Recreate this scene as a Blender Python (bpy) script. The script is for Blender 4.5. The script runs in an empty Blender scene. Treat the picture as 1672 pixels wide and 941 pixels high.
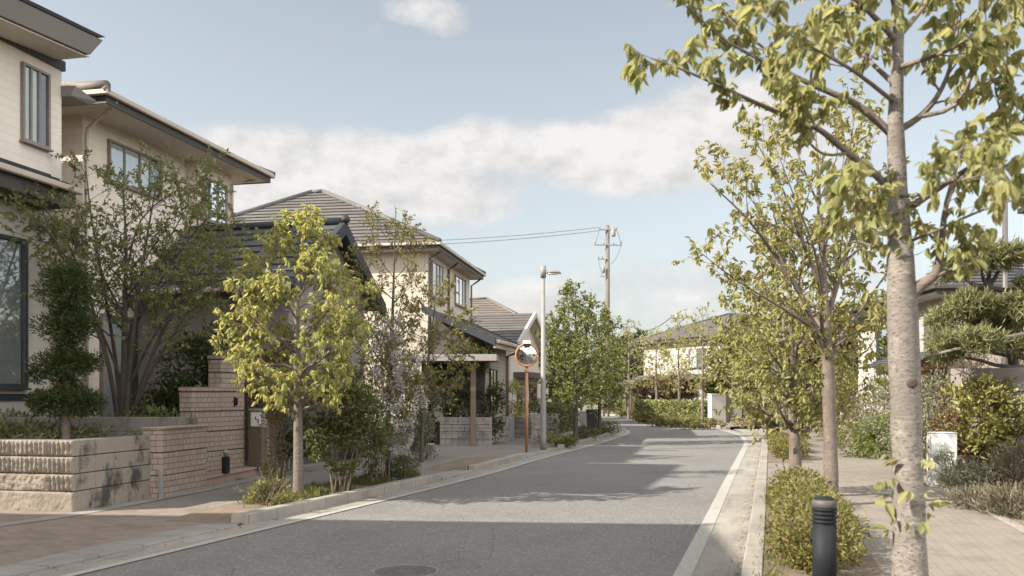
import bpy, math, random
import numpy as np
from mathutils import Vector, Matrix, noise as mnoise

scene = bpy.context.scene
COL = scene.collection
R = math.radians
# ---------------------------------------------------------------- camera model (used for laying out the survey)
F, CX, HY, H = 1450.0, 836.0, 645.0, 1.6
def P(px, py, z=0.0):                    # survey sighting -> point on the plane of height z
    Y = F*(H-z)/(py-HY); return Vector(((px-CX)/F*Y, Y, z))
def at(px, py, Y): return Vector(((px-CX)/F*Y, Y, H-(py-HY)/F*Y))

# ---------------------------------------------------------------- objects
def link(o, parent=None):
    COL.objects.link(o)
    if parent is not None: o.parent = parent
    return o
def tag(o, label=None, cat=None, group=None, kind=None):
    if label: o['label'] = label
    if cat: o['category'] = cat
    if group: o['group'] = group
    if kind: o['kind'] = kind
    return o
def thing(name, label, cat, loc=(0,0,0), rz=0, group=None):
    o = bpy.data.objects.new(name, None); o.location = loc; o.rotation_euler = (0,0,rz); o.empty_display_size = .2
    link(o); return tag(o, label, cat, group)
def copy_tree(o, parent=None):
    c = o.copy(); link(c, parent)
    for ch in list(o.children): copy_tree(ch, c)
    return c

class MB:
    def __init__(s): s.v=[]; s.f=[]; s.sm=[]
    def add(s, vs, fs, smooth=False):
        b=len(s.v); s.v += [tuple(v) for v in vs]; s.f += [tuple(i+b for i in f) for f in fs]; s.sm += [smooth]*len(fs)
    def hexa(s, c):                      # c = 8 corners: bottom 4 ccw, top 4 ccw
        s.add(c, [(3,2,1,0),(4,5,6,7),(0,1,5,4),(1,2,6,5),(2,3,7,6),(3,0,4,7)])
    def box(s, x0,x1,y0,y1,z0,z1):
        s.hexa([(x0,y0,z0),(x1,y0,z0),(x1,y1,z0),(x0,y1,z0),(x0,y0,z1),(x1,y0,z1),(x1,y1,z1),(x0,y1,z1)])
    def bbox(s, x0,x1,y0,y1,z0,z1,b=.01):   # bevelled box
        xs=[x0,x0+b,x1-b,x1]; ys=[y0,y0+b,y1-b,y1]
        def ring(xa,xb,ya,yb,z,k): return [(xa+k,ya,z),(xb-k,ya,z),(xb,ya+k,z),(xb,yb-k,z),(xb-k,yb,z),(xa+k,yb,z),(xa,yb-k,z),(xa,ya+k,z)]
        r=[ring(x0+b,x1-b,y0+b,y1-b,z0,b*.4),ring(x0,x1,y0,y1,z0+b,b),ring(x0,x1,y0,y1,z1-b,b),ring(x0+b,x1-b,y0+b,y1-b,z1,b*.4)]
        vs=sum(r,[]); fs=[tuple(range(7,-1,-1)),tuple(range(24,32))]
        for k in range(3):
            for i in range(8): j=(i+1)%8; fs.append((k*8+i,k*8+j,k*8+8+j,k*8+8+i))
        s.add(vs,fs)
    def prism(s, poly, z0, z1):
        n=len(poly); a=sum(poly[i][0]*poly[(i+1)%n][1]-poly[(i+1)%n][0]*poly[i][1] for i in range(n))
        if a<0: poly=poly[::-1]
        vs=[(p[0],p[1],z0) for p in poly]+[(p[0],p[1],z1) for p in poly]
        fs=[tuple(range(n-1,-1,-1)),tuple(range(n,2*n))]+[(i,(i+1)%n,n+(i+1)%n,n+i) for i in range(n)]
        s.add(vs,fs)
    def slab(s, q, t):                   # quad q (4 pts) extruded downward along z by t
        q=[Vector(p) for p in q]; s.hexa([p-Vector((0,0,t)) for p in q]+q)
    def tube(s, pts, rad, n=8, smooth=True, cap=True):
        pts=[Vector(p) for p in pts]; m=len(pts)
        if not hasattr(rad,'__len__'): rad=[rad]*m
        vs=[]; up=Vector((.31,.17,.93)); prev=None
        for i,p in enumerate(pts):
            t=(pts[min(i+1,m-1)]-pts[max(i-1,0)])
            t = t.normalized() if t.length>1e-9 else Vector((0,0,1))
            if prev is None: a=t.cross(up if abs(t.dot(up))<.9 else Vector((1,0,0))).normalized()
            else:
                a=prev-t*prev.dot(t); a=a.normalized() if a.length>1e-6 else t.orthogonal().normalized()
            prev=a; b=t.cross(a)
            for k in range(n):
                g=2*math.pi*k/n; vs.append(p+(a*math.cos(g)+b*math.sin(g))*rad[i])
        fs=[(i*n+k,i*n+(k+1)%n,(i+1)*n+(k+1)%n,(i+1)*n+k) for i in range(m-1) for k in range(n)]
        if cap: fs+=[tuple(range(n-1,-1,-1)),tuple((m-1)*n+k for k in range(n))]
        s.add(vs,fs,smooth)
    def lathe(s, prof, n=24, c=(0,0,0), smooth=True):   # prof [(r,z)]
        vs=[(c[0]+r*math.cos(2*math.pi*k/n),c[1]+r*math.sin(2*math.pi*k/n),c[2]+z) for r,z in prof for k in range(n)]
        m=len(prof); fs=[(i*n+k,i*n+(k+1)%n,(i+1)*n+(k+1)%n,(i+1)*n+k) for i in range(m-1) for k in range(n)]
        fs+=[tuple(range(n-1,-1,-1)),tuple((m-1)*n+k for k in range(n))]
        s.add(vs,fs,smooth)
    def strip(s, A, B, za, zb):          # sheet between two polylines
        n=max(len(A),len(B)); A=resamp(A,n); B=resamp(B,n); vs=[(p[0],p[1],za) for p in A]+[(p[0],p[1],zb) for p in B]
        s.add(vs,[(i,i+1,n+i+1,n+i) for i in range(n-1)])
    def curb(s, A, B, z0, z1, b=.015):   # long kerb between polylines A and B, with chamfer
        n=max(len(A),len(B)); A=resamp(A,n); B=resamp(B,n); vs=[]; d=[]
        for p,q in zip(A,B):
            p=Vector((p[0],p[1])); q=Vector((q[0],q[1])); w=(q-p).normalized()*b
            vs += [(p.x,p.y,z0),(p.x,p.y,z1-b),(p.x+w.x,p.y+w.y,z1),(q.x-w.x,q.y-w.y,z1),(q.x,q.y,z1-b),(q.x,q.y,z0)]
        fs=[]
        for i in range(n-1):
            for k in range(5): fs.append((i*6+k,i*6+k+1,(i+1)*6+k+1,(i+1)*6+k))
        fs += [(0,1,2,3,4,5),tuple((n-1)*6+k for k in range(5,-1,-1))]
        s.add(vs,fs)
    def build(s, name, mat, parent=None):
        me=bpy.data.meshes.new(name); me.from_pydata(s.v,[],s.f)
        me.polygons.foreach_set('use_smooth', s.sm); me.materials.append(mat); me.update()
        import bmesh
        bm=bmesh.new(); bm.from_mesh(me); bmesh.ops.recalc_face_normals(bm, faces=bm.faces); bm.to_mesh(me); bm.free()
        o=bpy.data.objects.new(name, me); link(o, parent); return o

def numesh(name, V, faces_idx, sizes, mat, parent=None, smooth=False):
    me=bpy.data.meshes.new(name); nv=len(V); nl=len(faces_idx); nf=len(sizes)
    me.vertices.add(nv); me.vertices.foreach_set('co', np.ascontiguousarray(V,dtype=np.float32).ravel())
    me.loops.add(nl); me.loops.foreach_set('vertex_index', np.ascontiguousarray(faces_idx,dtype=np.int32))
    me.polygons.add(nf); st=np.zeros(nf,dtype=np.int32); st[1:]=np.cumsum(sizes)[:-1]
    me.polygons.foreach_set('loop_start', st)
    if smooth: me.polygons.foreach_set('use_smooth', np.ones(nf,dtype=bool))
    me.update(calc_edges=True); me.validate(); me.materials.append(mat)
    o=bpy.data.objects.new(name, me); link(o, parent); return o

# ---------------------------------------------------------------- materials
class NT:
    def __init__(s, nt): s.nt=nt; s.n=nt.nodes; s.l=nt.links
    def __call__(s, typ, attrs=None, **inp):
        nd=s.n.new(typ if typ.startswith('Shader') or typ.startswith('Node') else 'ShaderNode'+typ)
        for k,v in (attrs or {}).items(): setattr(nd,k,v)
        for k,v in inp.items():
            key=int(k[1:]) if k[0]=='i' and k[1:].isdigit() else k.replace('_',' ')
            sock=nd.inputs[key]
            if isinstance(v, bpy.types.NodeSocket): s.l.new(v,sock)
            elif isinstance(v, bpy.types.Node): s.l.new(v.outputs[0],sock)
            else:
                if sock.type=='RGBA' and len(v)==3: v=(*v,1)
                sock.default_value=v
        return nd
    def math(s, op, a, b=0.0, c=0.0, clamp=False):
        return s('Math',{'operation':op,'use_clamp':clamp},i0=a,i1=b,i2=c).outputs[0]
    def mix(s, f, a, b, bt='MIX'):
        nd=s('Mix',{'data_type':'RGBA','blend_type':bt},i0=f,i6=a,i7=b); return nd.outputs[2]
    def ramp(s, f, stops, interp='LINEAR'):
        nd=s('ValToRGB',Fac=f); cr=nd.color_ramp; cr.interpolation=interp
        while len(cr.elements)<len(stops): cr.elements.new(.5)
        for e,(p,c) in zip(cr.elements,stops): e.position=p; e.color=(*c,1) if len(c)==3 else c
        return nd.outputs[0]
    def noise(s, vec, scale, detail=4, rough=.55, w=None):
        return s('TexNoise',Vector=vec,Scale=scale,Detail=detail,Roughness=rough).outputs[0]
    def rng(s, f, a, b, c=0., d=1.):
        return s('MapRange',{},Value=f,i1=a,i2=b,i3=c,i4=d).outputs[0]
def newmat(name):
    m=bpy.data.materials.new(name); m.use_nodes=True; nt=m.node_tree; nt.nodes.clear()
    N=NT(nt); out=N('OutputMaterial'); return m,N,out
def obj_co(N): return N('TexCoord').outputs['Object']
def g(r,gg=None,b=None): return (r,r,r) if gg is None else (r,gg,b)

def mat_plain(name, c, rough=.6, c2=None, scale=4., bump=0., bscale=60., metal=0., dirt=0., spec=.5, stretch=None):
    """base colour with broad mottling, fine grain bump and optional dirt runs"""
    m,N,out=newmat(name); co=obj_co(N)
    if stretch: co=N('Mapping',Vector=co,Scale=stretch).outputs[0]
    c2=c2 or tuple(x*.82 for x in c)
    n1=N.noise(co,scale,5,.6)
    col=N.mix(N.rng(n1,.35,.68),c,c2)
    if dirt:
        co2=N('Mapping',Vector=obj_co(N),Scale=(3.,3.,.5)).outputs[0]
        n2=N.noise(co2,1.7,6,.65)
        col=N.mix(N.math('MULTIPLY',N.rng(n2,.5,.75),dirt),col,tuple(x*.35 for x in c))
    kw={}
    if bump:
        n3=N.noise(co,bscale,3,.6); kw['Normal']=N('Bump',Strength=bump,Distance=.01,Height=n3).outputs[0]
    b=N('BsdfPrincipled',Base_Color=col,Roughness=N.rng(n1,0,1,max(.05,rough-.08),min(1,rough+.08)),Metallic=metal,**kw)
    b.inputs['Specular IOR Level'].default_value=spec
    N.l.new(b.outputs[0],out.inputs[0]); return m

def mat_brick(name, c1, c2, mortar, bw, rh, ms=.008, off=.5, bump=.4, rough=.85, rot=0., wall=True, grain=.25, stain=0., squash=1., freq=2):
    m,N,out=newmat(name); co=obj_co(N)
    if wall:
        sx=N('SeparateXYZ',Vector=co)
        v=N('CombineXYZ',X=N.math('ADD',sx.outputs[0],sx.outputs[1]),Y=sx.outputs[2]).outputs[0]
    else: v=N('Mapping',Vector=co,Rotation=(0,0,rot)).outputs[0]
    br=N('TexBrick',{'offset':off,'squash':squash,'squash_frequency':freq},Vector=v,Color1=c1,Color2=c2,Mortar=mortar,Scale=1.0)
    br.inputs['Mortar Size'].default_value=ms; br.inputs['Mortar Smooth'].default_value=.15
    br.inputs['Brick Width'].default_value=bw; br.inputs['Row Height'].default_value=rh; br.inputs['Bias'].default_value=0
    n1=N.noise(co,1.1,6,.6); n2=N.noise(co,38,4,.7)
    col=N.mix(N.rng(n2,.3,.75,0,grain*1.6),br.outputs[0],tuple(x*.55 for x in c1))
    col=N.mix(N.rng(n1,.42,.7,0,.35),col,tuple(x*.7 for x in c2))
    if stain:
        n4=N.noise(N('Mapping',Vector=co,Scale=(1.6,1.6,1.0)).outputs[0],1.5,8,.68)
        col=N.mix(N.rng(n4,.50,.60,0,stain),col,(.04,.038,.034))
    if wall and rh>.14:
        sk=N.noise(N('Mapping',Vector=co,Scale=(2.2,2.2,.16)).outputs[0],2.6,5,.65); col=N.mix(N.rng(sk,.52,.78,0,.22),col,tuple(x*.5 for x in c1))
    hgt=N.math('ADD',N.math('MULTIPLY',br.outputs[1],-1.0),N.math('MULTIPLY',n2,grain))
    bp=N('Bump',Strength=bump,Distance=.012,Height=hgt)
    b=N('BsdfPrincipled',Base_Color=col,Roughness=rough,Normal=bp.outputs[0])
    N.l.new(b.outputs[0],out.inputs[0]); return m

def mat_leaf(name, c1, c2, c3=None, trans=.45, rough=.5, back=1.25, patch=1.6):
    """leaf: colour varies per leaf and per clump of the crown; thin leaves let light through"""
    m,N,out=newmat(name)
    ge=N('NewGeometry'); rnd=ge.outputs['Random Per Island']
    col=N.ramp(rnd,[(0,c1),(.6,c2),(1,c3 or c2)])
    nz=N.noise(obj_co(N),patch,3,.6)
    col=N.mix(N.rng(nz,.35,.7,0,.75),col,N.ramp(rnd,[(0,c2),(1,c1)]))
    b=N('BsdfPrincipled',Base_Color=col,Roughness=rough); b.inputs['Specular IOR Level'].default_value=.35
    hs=N('HueSaturation',Color=col,Hue=.49,Saturation=1.1,Value=back)
    t=N('BsdfTranslucent',Color=hs.outputs[0])
    mx=N('MixShader',Fac=trans,i1=b.outputs[0],i2=t.outputs[0])
    N.l.new(mx.outputs[0],out.inputs[0]); return m

def mat_bark(name, c1, c2, c3, scale=6., band=True, bump=.6):
    m,N,out=newmat(name); co=obj_co(N)
    v=N('Mapping',Vector=co,Scale=(1,1,2.6) if band else (3,3,.7)).outputs[0]
    n1=N.noise(v,scale,6,.7); n2=N.noise(v,scale*5,4,.7); n3=N.noise(co,1.8,3,.5)
    col=N.ramp(n1,[(.32,c1),(.52,c2),(.7,c1)])
    col=N.mix(N.rng(n2,.50,.62,0,.9),col,c3)
    n4=N.noise(N('Mapping',Vector=co,Location=(4,2,7),Scale=(1,1,1.5)).outputs[0],3.2,5,.7); col=N.mix(N.rng(n4,.47,.62,0,.8),col,tuple(x*.7 for x in c2))
    col=N.mix(N.rng(n3,.5,.72,0,.5),col,tuple(x*.6 for x in c2))
    bp=N('Bump',Strength=bump,Distance=.012,Height=N.math('ADD',n2,N.math('MULTIPLY',n1,.6)))
    b=N('BsdfPrincipled',Base_Color=col,Roughness=.85,Normal=bp.outputs[0])
    N.l.new(b.outputs[0],out.inputs[0]); return m

def mat_glass(name, tint=(.9,.95,.95)):
    m,N,out=newmat(name)
    fr=N('Fresnel',IOR=1.6); co=obj_co(N)
    bp=N('Bump',Strength=.03,Distance=.05,Height=N.noise(co,1.3,2,.5))
    gl=N('BsdfGlossy',Color=(.95,.97,1),Roughness=.015,Normal=bp.outputs[0]); tr=N('BsdfTransparent',Color=tint)
    f=N.math('ADD',N.math('MULTIPLY',fr.outputs[0],1.2),.15,clamp=True)
    mx=N('MixShader',Fac=f,i1=tr.outputs[0],i2=gl.outputs[0]); N.l.new(mx.outputs[0],out.inputs[0]); return m

def mat_asphalt(name):
    m,N,out=newmat(name); co=obj_co(N)
    n1=N.noise(co,.35,5,.6); n2=N.noise(co,48,3,.85); vo=N('TexVoronoi',Vector=co,Scale=52.).outputs[1]
    sp=N('SeparateColor',Color=vo).outputs[0]
    n5=N.noise(N('Mapping',Vector=co,Rotation=(0,0,R(16.5)),Scale=(1.6,.12,1)).outputs[0],.9,4,.55)
    col=N.mix(N.rng(n1,.35,.7),(.128,.124,.119),(.155,.149,.141))
    col=N.mix(N.rng(n5,.5,.75,0,.35),col,(.11,.107,.104))
    cr=N('TexVoronoi',{'feature':'DISTANCE_TO_EDGE'},Vector=N.mix(.12,co,N('TexNoise',Vector=co,Scale=1.5,Detail=4).outputs[1]),Scale=.32).outputs[0]
    col=N.mix(N.math('MULTIPLY',N.math('LESS_THAN',cr,.0022),N.rng(n1,.45,.6)),col,(.055,.053,.05))
    pt=N.noise(co,.8,2,.3); col=N.mix(N.rng(pt,.60,.63,0,.22),col,(.09,.088,.086))
    col=N.mix(N.rng(sp,.70,1.,0,.6),col,(.30,.29,.275))
    col=N.mix(N.rng(n2,.53,.72,0,.75),col,(.06,.059,.058))
    bp=N('Bump',Strength=.55,Distance=.008,Height=N.math('ADD',n2,N.math('MULTIPLY',sp,.5)))
    b=N('BsdfPrincipled',Base_Color=col,Roughness=.82,Normal=bp.outputs[0]); b.inputs['Specular IOR Level'].default_value=.3
    N.l.new(b.outputs[0],out.inputs[0]); return m

def mat_paint_line(name):
    m,N,out=newmat(name); co=obj_co(N)
    n1=N.noise(co,24,6,.75); n2=N.noise(co,2.2,4,.6)
    wear=N.math('MULTIPLY',N.rng(n1,.5,.62),N.rng(n2,.35,.65,.25,1))
    col=N.mix(wear,(.31,.297,.27),(.18,.17,.157))
    bp=N('Bump',Strength=.3,Distance=.005,Height=n1)
    b=N('BsdfPrincipled',Base_Color=col,Roughness=.75,Normal=bp.outputs[0]); N.l.new(b.outputs[0],out.inputs[0]); return m

def mat_concrete_joint(name, c, jl, stain=.5):   # cast kerb / gutter units: a joint every jl along the road
    m,N,out=newmat(name); co=obj_co(N)
    n1=N.noise(co,1.3,6,.65); n2=N.noise(co,50,4,.7)
    rv=N('Mapping',Vector=co,Rotation=(0,0,R(16.3))).outputs[0]
    y=N('SeparateXYZ',Vector=rv).outputs[1]
    fr=N.math('FRACT',N.math('DIVIDE',y,jl)); j=N.math('LESS_THAN',fr,.010/jl)
    col=N.mix(N.rng(n1,.36,.7),c,tuple(x*.66 for x in c))
    st=N.noise(N('Mapping',Vector=rv,Scale=(5,.45,1)).outputs[0],1.4,6,.65)
    col=N.mix(N.rng(st,.5,.72,0,stain),col,tuple(x*.38 for x in c))
    col=N.mix(N.rng(n2,.5,.75,0,.4),col,tuple(x*.5 for x in c))
    col=N.mix(j,col,tuple(x*.2 for x in c))
    bp=N('Bump',Strength=.35,Distance=.008,Height=N.math('SUBTRACT',n2,N.math('MULTIPLY',j,2.)))
    b=N('BsdfPrincipled',Base_Color=col,Roughness=.85,Normal=bp.outputs[0]); N.l.new(b.outputs[0],out.inputs[0]); return m
HAZE_C=(4.0,4.1,4.2); CLOUD_A=(3.4,3.36,3.35); CLOUD_B=(4.6,4.46,4.34); BACK_FILL=5.6; SKY_STR=.075; SUN_STR=4.5; EXPO=1.46
# ---------------------------------------------------------------- palette
M={}
M['asphalt']=mat_asphalt('asphalt')
M['line']=mat_paint_line('line paint')
M['gutter']=mat_concrete_joint('gutter concrete',(.265,.246,.216),2.4,.6)
M['kerb']=mat_concrete_joint('kerb concrete',(.275,.25,.22),.6,.4)
M['strip']=mat_concrete_joint('strip concrete',(.235,.222,.205),.6,.4)
M['redpave']=mat_brick('red brick paving',(.235,.182,.152),(.175,.14,.118),(.125,.102,.088),.21,.075,.006,.5,.35,.85,R(16),False,.3,stain=.3)
M['greypave']=mat_brick('grey interlocking paving',(.21,.185,.165),(.165,.147,.133),(.11,.10,.092),.2,.1,.006,.5,.35,.85,R(16),False,.3)
M['sandpave']=mat_brick('sand coloured block paving',(.215,.187,.153),(.198,.172,.142),(.145,.125,.102),.22,.11,.005,.5,.3,.85,R(-74),False,.35,stain=.22)
M['soil']=mat_plain('soil',(.115,.085,.06),.95,(.17,.135,.10),3,.8,30)
M['earth']=mat_plain('garden ground',(.10,.095,.055),.95,(.15,.125,.085),.6,.6,12)
M['gravel']=mat_plain('side road',(.235,.215,.19),.9,(.19,.175,.155),.5,.5,60)
M['plaster']=mat_brick('cream siding',(.66,.60,.53),(.645,.585,.515),(.55,.495,.43),1.9,.152,.006,.5,.25,.8,0,True,.06)
M['plaster2']=mat_brick('warm cream siding',(.64,.57,.49),(.625,.555,.475),(.54,.475,.40),1.2,.16,.006,.5,.25,.8,0,True,.06)
M['stucco']=mat_plain('cream stucco',(.46,.405,.34),.9,(.43,.375,.315),1.2,.3,80,dirt=.06)
M['white_wall']=mat_plain('white render',(.37,.35,.32),.85,(.335,.315,.29),1.0,.2,80,dirt=.08)
M['tan_wall']=mat_brick('tan siding',(.36,.31,.255),(.345,.295,.24),(.24,.20,.17),2.2,.14,.008,.5,.4,.8,0,True,.08)
M['dark_wall']=mat_plain('dark brown siding',(.062,.05,.043),.75,(.05,.042,.037),2,.3,30)
M['grey_wall']=mat_plain('grey brown render',(.21,.185,.17),.85,(.18,.16,.148),1.5,.3,60,dirt=.2)
M['soffit']=mat_plain('soffit board',(.62,.56,.485),.8,(.58,.52,.45),.6)
M['fascia_grey']=mat_plain('grey metal fascia',(.225,.21,.20),.5,(.205,.19,.183),.8)
M['cap_dark']=mat_plain('dark metal flashing',(.034,.037,.042),.6,(.03,.033,.037),1,spec=.2)
M['fascia_dark']=mat_plain('dark brown fascia',(.04,.034,.031),.6,(.05,.044,.04),2)
M['gutter_beige']=mat_plain('beige rain gutter',(.40,.345,.29),.45,(.36,.31,.26),1.5)
M['pipe_beige']=mat_plain('beige downpipe',(.45,.385,.32),.5,(.41,.35,.29),1.5)
M['pipe_dark']=mat_plain('dark downpipe',(.07,.062,.058),.5,(.09,.08,.075),1.5)
M['tile_grey']=mat_brick('grey brown roof slate',(.112,.104,.098),(.085,.079,.075),(.04,.037,.036),.6,.19,.006,.5,.25,.7,0,True,.25)
M['tile_dark']=mat_brick('blue grey roof tile',(.080,.082,.088),(.058,.06,.066),(.03,.03,.033),.45,.2,.006,.5,.25,.55,0,True,.2)
M['tile_brown']=mat_brick('brown roof tile',(.145,.125,.108),(.11,.095,.083),(.055,.048,.042),.45,.16,.006,.5,.25,.7,0,True,.25)
M['frame_bronze']=mat_plain('bronze aluminium frame',(.23,.195,.165),.45,(.20,.17,.145),2,metal=.3)
M['frame_dark']=mat_plain('dark aluminium frame',(.05,.055,.058),.4,(.06,.065,.068),2,metal=.3)
M['glass']=mat_glass('window glass')
M['curtain']=mat_plain('white curtain',(.80,.80,.77),.9,(.70,.71,.69),9,stretch=(6,6,.1))
M['screen']=mat_plain('dark insect screen',(.022,.028,.03),.8)
M['block']=mat_brick('concrete block',(.30,.275,.25),(.265,.243,.22),(.13,.12,.11),.39,.19,.008,.5,.5,.92,0,True,.35,stain=.35)
M['splitface']=mat_plain('split face block',(.215,.182,.145),.92,(.175,.148,.118),3,.6,70,dirt=.4)
M['smoothblock']=mat_brick('stained concrete block',(.265,.228,.188),(.24,.208,.172),(.16,.14,.12),.9,3.,.004,.5,.4,.92,0,True,.4,stain=.95)
M['mortar']=mat_plain('mortar',(.085,.075,.066),.95)
M['tierblock']=mat_brick('grey ribbed block',(.205,.185,.165),(.175,.16,.145),(.10,.09,.08),.40,.5,.008,.5,.5,.95,0,True,.7,stain=.45)
M['brickblock']=mat_brick('pink brown brick tile',(.36,.285,.228),(.29,.225,.18),(.13,.10,.08),.165,.09,.007,.37,.8,.9,0,True,.4,squash=.7,freq=3)
M['step']=mat_brick('step brick',(.34,.25,.20),(.29,.21,.165),(.17,.12,.1),.1,.3,.006,.5,.5,.9,0,True,.35)
M['wood_dark']=mat_plain('weathered dark wood',(.085,.062,.045),.8,(.13,.095,.07),3,.5,40,stretch=(4,4,.4))
M['wood_grey']=mat_plain('grey weathered wood',(.27,.235,.20),.85,(.19,.165,.14),3,.5,40,stretch=(4,4,.5))
M['post_brown']=mat_plain('brown painted post',(.16,.115,.085),.6,(.13,.095,.07),3)
M['carport']=mat_plain('grey brown metal roofing',(.30,.26,.225),.6,(.25,.215,.185),2)
M['mail_white']=mat_plain('white mailbox front',(.60,.585,.56),.5)
M['metal_grey']=mat_plain('galvanised steel',(.20,.194,.186),.6,(.165,.16,.154),3)
M['metal_dark']=mat_plain('dark charcoal paint',(.012,.0135,.016),.62,(.018,.02,.022),5,.1,60,spec=.14)
M['metal_band']=mat_plain('worn grey band',(.07,.067,.063),.6,(.05,.048,.045),6)
M['orange']=mat_plain('orange painted steel',(.40,.165,.07),.6,(.31,.125,.055),5)
M['pole_conc']=mat_plain('utility pole concrete',(.135,.122,.108),.85,(.115,.104,.092),2)
M['wire']=mat_plain('black cable',(.10,.10,.10),.7)
M['insul']=mat_plain('insulator porcelain',(.25,.24,.225),.4)
M['cast_iron']=mat_plain('cast iron',(.075,.072,.069),.7,(.10,.096,.092),18,.4,60)
M['gate_white']=mat_plain('white painted render',(.6,.58,.54),.8,(.54,.52,.48),1.5,.2,80,dirt=.1)
M['cab_white']=mat_plain('off white cabinet paint',(.62,.62,.585),.55,(.56,.56,.53),2,dirt=.25)
M['bin_black']=mat_plain('black plastic bin',(.022,.023,.025),.45)
M['bin_grey']=mat_plain('grey steel bin',(.22,.22,.22),.5)
M['bamboo']=mat_plain('weathered bamboo',(.15,.13,.108),.8,(.115,.098,.08),4)
m,N,out=newmat('mirror glass'); b=N('BsdfPrincipled',Base_Color=(.78,.8,.8),Metallic=1.,Roughness=.04); N.l.new(b.outputs[0],out.inputs[0]); M['mirror']=m
m,N,out=newmat('lamp lens'); b=N('BsdfPrincipled',Base_Color=(.7,.7,.66),Roughness=.25); N.l.new(b.outputs[0],out.inputs[0]); M['lens']=m
# foliage
LF={}
LF['yellow']=mat_leaf('yellow green leaf',(.40,.395,.145),(.31,.33,.11),(.50,.43,.18),.55)
LF['near']=mat_leaf('dogwood leaf',(.25,.26,.105),(.36,.345,.155),(.165,.20,.075),.55)
LF['row']=mat_leaf('row tree leaf',(.33,.31,.13),(.26,.265,.10),(.42,.37,.18),.55)
LF['rowb']=mat_leaf('row tree green leaf',(.32,.315,.125),(.255,.27,.095),(.42,.38,.175),.55)
LF['maple']=mat_leaf('fine dark leaf',(.145,.165,.066),(.185,.20,.08),(.25,.25,.105),.52)
LF['dark']=mat_leaf('dark evergreen leaf',(.042,.058,.022),(.065,.082,.03),(.095,.105,.036),.2,.4)
LF['mid']=mat_leaf('mid green leaf',(.085,.105,.036),(.115,.135,.048),(.16,.165,.06),.3)
LF['street']=mat_leaf('street tree leaf',(.125,.148,.042),(.16,.175,.05),(.21,.205,.065),.4)
LF['sparse']=mat_leaf('olive green leaf',(.16,.155,.055),(.20,.19,.068),(.25,.22,.08),.4)
LF['topiary']=mat_leaf('topiary leaf',(.035,.052,.016),(.055,.075,.022),(.10,.115,.035),.25,.45)
LF['deep']=mat_leaf('deep green leaf',(.07,.083,.03),(.10,.115,.04),(.145,.15,.055),.38)
LF['red']=mat_leaf('reddish leaf',(.15,.085,.05),(.12,.09,.045),(.20,.11,.06),.35)
LF['azalea']=mat_leaf('azalea leaf',(.20,.185,.055),(.145,.15,.05),(.27,.19,.08),.4)
LF['hedge']=mat_leaf('hedge leaf',(.18,.205,.085),(.22,.235,.10),(.26,.26,.11),.3)
LF['bright']=mat_leaf('bright green leaf',(.12,.165,.04),(.16,.19,.05),(.21,.21,.07),.4)
LF['yew']=mat_leaf('glossy hedge leaf',(.18,.18,.055),(.24,.225,.07),(.30,.25,.085),.3,.35)
LF['pale']=mat_leaf('pale sage leaf',(.15,.165,.105),(.19,.19,.12),(.24,.23,.15),.3)
LF['pine']=mat_leaf('pine needle',(.17,.185,.08),(.22,.225,.10),(.28,.26,.13),.2)
LF['blossom']=mat_leaf('white blossom',(.50,.46,.44),(.42,.38,.37),(.58,.54,.52),.35,.7,1.0)
LF['plume']=mat_leaf('beige plume',(.40,.33,.26),(.33,.27,.21),(.48,.42,.35),.35,.8,1.0)
LF['lavender']=mat_leaf('grey green spike',(.13,.125,.075),(.17,.15,.10),(.21,.165,.13),.25)
LF['grass']=mat_leaf('grass blade',(.10,.12,.035),(.14,.15,.045),(.19,.18,.07),.35)
LF['litter']=mat_leaf('fallen leaf',(.20,.11,.06),(.26,.17,.09),(.16,.12,.06),.1)
BK={}
BK['pale']=mat_bark('pale grey bark',(.265,.24,.212),(.165,.146,.127),(.06,.05,.042),5.)
BK['grey']=mat_bark('grey brown bark',(.20,.165,.135),(.145,.118,.095),(.065,.052,.042),6.)
BK['dark']=mat_bark('dark bark',(.085,.07,.056),(.062,.05,.04),(.03,.025,.02),7.,False)
BK['redb']=mat_bark('reddish bark',(.20,.165,.135),(.135,.108,.088),(.055,.042,.034),7.)
BK['twig']=mat_plain('twig bark',(.13,.10,.075),.85,(.095,.075,.055),6)
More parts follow.
